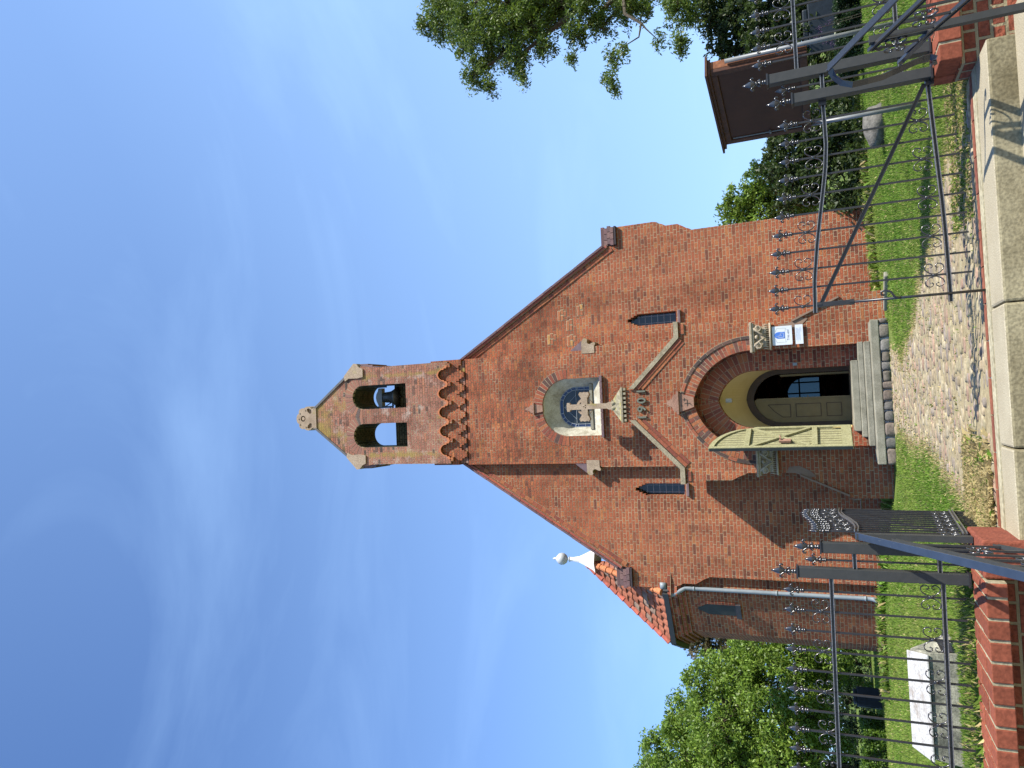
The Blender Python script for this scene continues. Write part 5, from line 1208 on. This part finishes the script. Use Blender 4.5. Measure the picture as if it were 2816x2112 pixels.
# big ash reaching in from the right
bl = [B(960, -40, 18.5, 1.0), B(960, 35, 18, .72), B(925, 55, 18, .32), B(1010, 60, 17.5, .8), B(1060, 90, 17.5, .75), B(1030, 160, 17.3, .42), B(1060, 190, 17.3, .22), B(1110, 130, 17.4, .45), B(1130, 165, 17.4, .2), B(1140, 60, 17.8, .75), B(1100, 10, 18, 1.0), B(1180, 100, 17.6, .3), B(1200, 10, 18.4, .8),
      B(1260, 20, 18, .55), B(1245, 80, 17.8, .35), B(1235, 130, 17.6, .18), B(1300, 60, 18.2, .38), B(1345, 20, 18.4, .4), B(1320, 130, 17.8, .2), B(1320, 170, 17.7, .22), B(1325, 195, 17.7, .12), B(1345, 115, 17.8, .18), B(1390, 15, 18.4, .3), B(1420, 90, 17.7, .14), B(1465, 85, 17.7, .24), B(1470, 110, 17.7, .12), B(1460, 20, 18.2, .45), B(1500, 35, 18.2, .28), B(1150, -60, 19, 1.3), B(1350, -60, 19, 1.2), B(1500, -40, 19, .8), B(1000, -130, 20, 1.6), B(1250, -160, 20, 1.8)]
ash = tree('ash_tree', (15.5, 21.5, -.1), bl, .105, 64, 125, ASH, 'large ash tree reaching in over the right side, with drooping leafy sprays', 'tree', .42, .26, .34, .25, droop=.5)
mb = MB(); pts = [at(1345, -30, 18.2), at(1350, 30, 17.9), at(1385, 50, 17.8), at(1395, 62, 17.8), at(1420, 85, 17.7)]; mb.tube(pts, [.05, .045, .035, .02, .01], 6)
mb.tube([pts[2], at(1380, 80, 17.7), at(1340, 105, 17.7), at(1325, 150, 17.7)], [.03, .02, .014, .008], 6); mb.build('bare_branch', 'bark', ash, smooth=True)

# broadleaf tree at the left
LT = [(.15, .24, .03), (.18, .28, .035), (.11, .19, .024), (.22, .31, .05)]
bl = [B(1405, 1605, 25.6, 0.44), B(1420, 1655, 25.6, 0.64), B(1480, 1640, 25.6, 1.28), B(1475, 1545, 26.2, 0.70), B(1510, 1480, 25.6, 0.64), B(1530, 1440, 26.0, 0.51), B(1450, 1580, 25.6, 0.51), B(1590, 1455, 25.6, 1.02), B(1560, 1560, 25.1, 1.54), B(1620, 1440, 25.6, 1.15), B(1600, 1640, 25.1, 1.66), B(1680, 1500, 24.7, 1.41), B(1700, 1620, 24.6, 1.41), B(1720, 1420, 25.6, 1.02), B(1540, 1640, 25.6, 1.41), B(1430, 1710, 26.9, 1.28), B(1560, 1720, 26.9, 2.05), B(1700, 1720, 26.2, 1.66), B(1750, 1550, 24.2, 0.64), B(1790, 1440, 25.6, 0.70), B(1800, 1600, 24.6, 0.51)]
tree('broadleaf_tree', (-13.4, 28.2, 0), bl, .13, 66, 62, LT, 'dense bright green broadleaf tree left of the stair turret', 'tree', .3, .34, .42, .55)
RB = [(.13, .10, .045), (.11, .09, .035), (.10, .11, .04), (.15, .12, .06)]
tree('copper_tree', (-12.6, 35, 0), [B(1510, 1385, 33.6, 0.72), B(1540, 1370, 33.6, 0.84), B(1520, 1400, 33.6, 0.54), B(1590, 1380, 33.6, 1.08), B(1640, 1390, 33.6, 1.08)], .16, 40, 60, RB, 'brownish green tree seen behind the stair turret and the bright tree', 'tree', .22, .3, .45, .4)
# hedges and evergreens at the left
HG = [(.09, .16, .018), (.12, .20, .022), (.06, .12, .018)]; HD = [(.022, .05, .014), (.03, .06, .018), (.018, .04, .012)]
def hedge(name, x0, x1, y0, y1, z1, n, size, cols, lab, cat, rot=0, aspect=.5):
    t = thing(name, ((x0+x1)/2, (y0+y1)/2, 0), lab, cat)
    zb = gz((x0+x1)/2, (y0+y1)/2); mb = MB(); mb.box(x0+.12, x1-.12, y0+.12, y1-.12, zb-.1, z1-.1); mb.build('inner_twigs', 'bark', t)
    a = RNG.random(n); fx = RNG.uniform(x0, x1, n); fy = RNG.uniform(y0, y1, n); fz = RNG.uniform(zb, z1, n)
    d = RNG.uniform(0, .12, n)
    m1 = a < .34; m2 = (a >= .34) & (a < .72); m3 = (a >= .72) & (a < .86); m4 = a >= .86
    fz = np.where(m1, z1-d, fz); fy = np.where(m2, y0+d, fy); fx = np.where(m3, x0+d, fx); fx = np.where(m4, x1-d, fx)
    nz_ = .06*np.sin(fx*5+fy*3)+.04*np.sin(fx*13+fz*11)
    C = np.stack([fx, fy+nz_, fz+nz_*.6], 1)
    V, Q, T = leafcloud(C, np.full(n, .05), 3, size, cols, aspect, 0)
    numpy_mesh('foliage', V, Q, T, 'leaf', t); return t
hedge('clipped_hedge', -11.5, -7.9, 19.0, 20.2, .66, 9000, .06, HG, 'low clipped green hedge on the left beyond the white plinth', 'hedge')
def shrub(name, base, blobs, cols, lab, size=.08, per=44, ncl=90, clr=.16, trunk=.08, asp=.45, shell=.6, cat='shrub', group=None):
    return tree(name, base, blobs, size, per, ncl, cols, lab, cat, trunk, clr, asp, shell, twigs=False, group=group, droop=0)
FAR = lambda l: [(Vector((v.x*1.3, v.y*1.3, 1+(v.z-1)*1.3)), r*1.3) for v, r in l]
shrub('thuja_shrub', (-9, 26.8, 0), FAR([(Vector((-6.6, 20.7, .55)), .62), (Vector((-7.1, 20.6, .6)), .6), (Vector((-6.5, 20.8, 1.25)), .55), (Vector((-7.15, 20.8, 1.35)), .6), (Vector((-6.7, 21, 1.9)), .5)]), HG, 'bright green conifer shrub beside the stair turret foot', .10, 45, 70, .16)
shrub('dark_conifer', (-11.1, 29.3, 0), FAR([(Vector((-8.1, 22.6, .8)), .85), (Vector((-8.9, 22.6, .9)), .9), (Vector((-8.4, 22.7, 1.8)), .8), (Vector((-9.2, 22.8, 2.0)), .8)]), HD, 'dark shaded conifer behind the left gravestone', .10, 40, 60, .2)
shrub('yew_bush', (-13.8, 29.1, 0), FAR([(Vector((-10.1, 22.4, .8)), .8), (Vector((-10.9, 22.4, .8)), .9), (Vector((-10.5, 22.5, 1.6)), .8), (Vector((-11.6, 22.2, 1.0)), .8), (Vector((-12.2, 22.4, 1.6)), .8), (Vector((-11.5, 22.6, 2.1)), .8)]), HD, 'dark yew behind the clipped hedge', .10, 40, 55, .2)
# shrubs at the right
DG = [(.035, .058, .012), (.05, .08, .016), (.028, .048, .012), (.075, .10, .03)]  # dark leaf tones carry the shade lying on these bushes
MG = [(.05, .09, .02), (.065, .12, .022), (.04, .075, .018)]
shrub('laurel_bush', (6.1, 18.6, -.05), [B(1700, 330, 17.5, .55), B(1670, 350, 17.8, .4), B(1730, 390, 17.3, .5), B(1700, 420, 17.6, .45), B(1760, 350, 17.3, .55), B(1740, 290, 17.5, .7), B(1790, 300, 17.4, .6), B(1800, 400, 17.2, .6), B(1840, 430, 17, .45), B(1850, 340, 17, .5), B(1830, 260, 17.2, .6), B(1700, 260, 17.8, .6)], DG, 'dark leafy bush against the right corner of the church', .11, 46, 110, .17, .1)
shrub('tall_shrub', (9.3, 19.5, -.05), [B(1560, 75, 19, .55), B(1540, 40, 19, .45), B(1590, 110, 19, .55), B(1600, 50, 19, .9), B(1560, 10, 19, .7), B(1660, 110, 18.6, .8), B(1680, 40, 18.6, 1.0), B(1740, 90, 18.2, .8), B(1640, 170, 18.6, .5), B(1700, 180, 18.4, .7), B(1760, 190, 18, .7), B(1770, 20, 18.2, .9), B(1830, 150, 17.8, .6), B(1840, 60, 17.8, .7), B(1620, -40, 19, 1.2), B(1760, -60, 18.5, 1.2)], DG, 'tall dark shrub with grey-green tips behind the notice board', .12, 46, 80, .2, .14)
tree('distant_tree', (8.5, 28, 0), [B(1580, 455, 26, .6), B(1610, 430, 26, .7), B(1640, 460, 26, .9), B(1640, 400, 26, .8), B(1700, 430, 26, 1.1), B(1720, 360, 26, 1.0), B(1600, 475, 26, .5)], .15, 44, 62, LT, 'bright green tree rising behind the right corner of the church', 'tree', .2, .28, .42, .5)
for x0, x1, lab in ((6.55, 7.6, 'dark clipped hedge block behind the boulder'), (7.9, 9.6, 'dark clipped hedge block under the tall shrub')):
    hedge('low_hedge', x0, x1, 15.6, 16.3, .42, 5000, .05, HD, lab, 'hedge')
# purple flowers among the shrubs
fl_ = thing('flowering_plant', (7.1, 15.9, 0), 'thin purple flowering plant before the dark shrubs', 'plant')
V, Q, T = leafcloud([tuple(at(x, y, 15.3)) for x, y in ((1770, 60), (1775, 75), (1785, 90), (1765, 80), (1790, 50), (1800, 95))], [.09]*6, 30, .03, [(.10, .06, .13), (.13, .08, .16)], .6)
numpy_mesh('blossom', V, Q, T, 'leaf', fl_)
mb = MB()
for x, y in ((1770, 60), (1785, 90), (1790, 50)): p = at(x, y, 15.35); mb.tube([p, (p.x+.05, p.y, gz(p.x, p.y))], .006, 5)
mb.build('stems', 'bark', fl_)
# far wood closing the horizon
C = []; 
for i in range(150):
    x = RNG.uniform(-75, 75)
    if -7 < x < 9: continue
    C.append((x, 75+RNG.uniform(-6, 6), RNG.uniform(.5, 4.5)))
V, Q, T = leafcloud(C, [2.2]*len(C), 260, .5, [(.03, .055, .02), (.045, .075, .025)], .6)
tag(numpy_mesh('far_wood', V, Q, T, 'leaf'), 'far line of trees along the horizon', 'wood', kind='stuff')
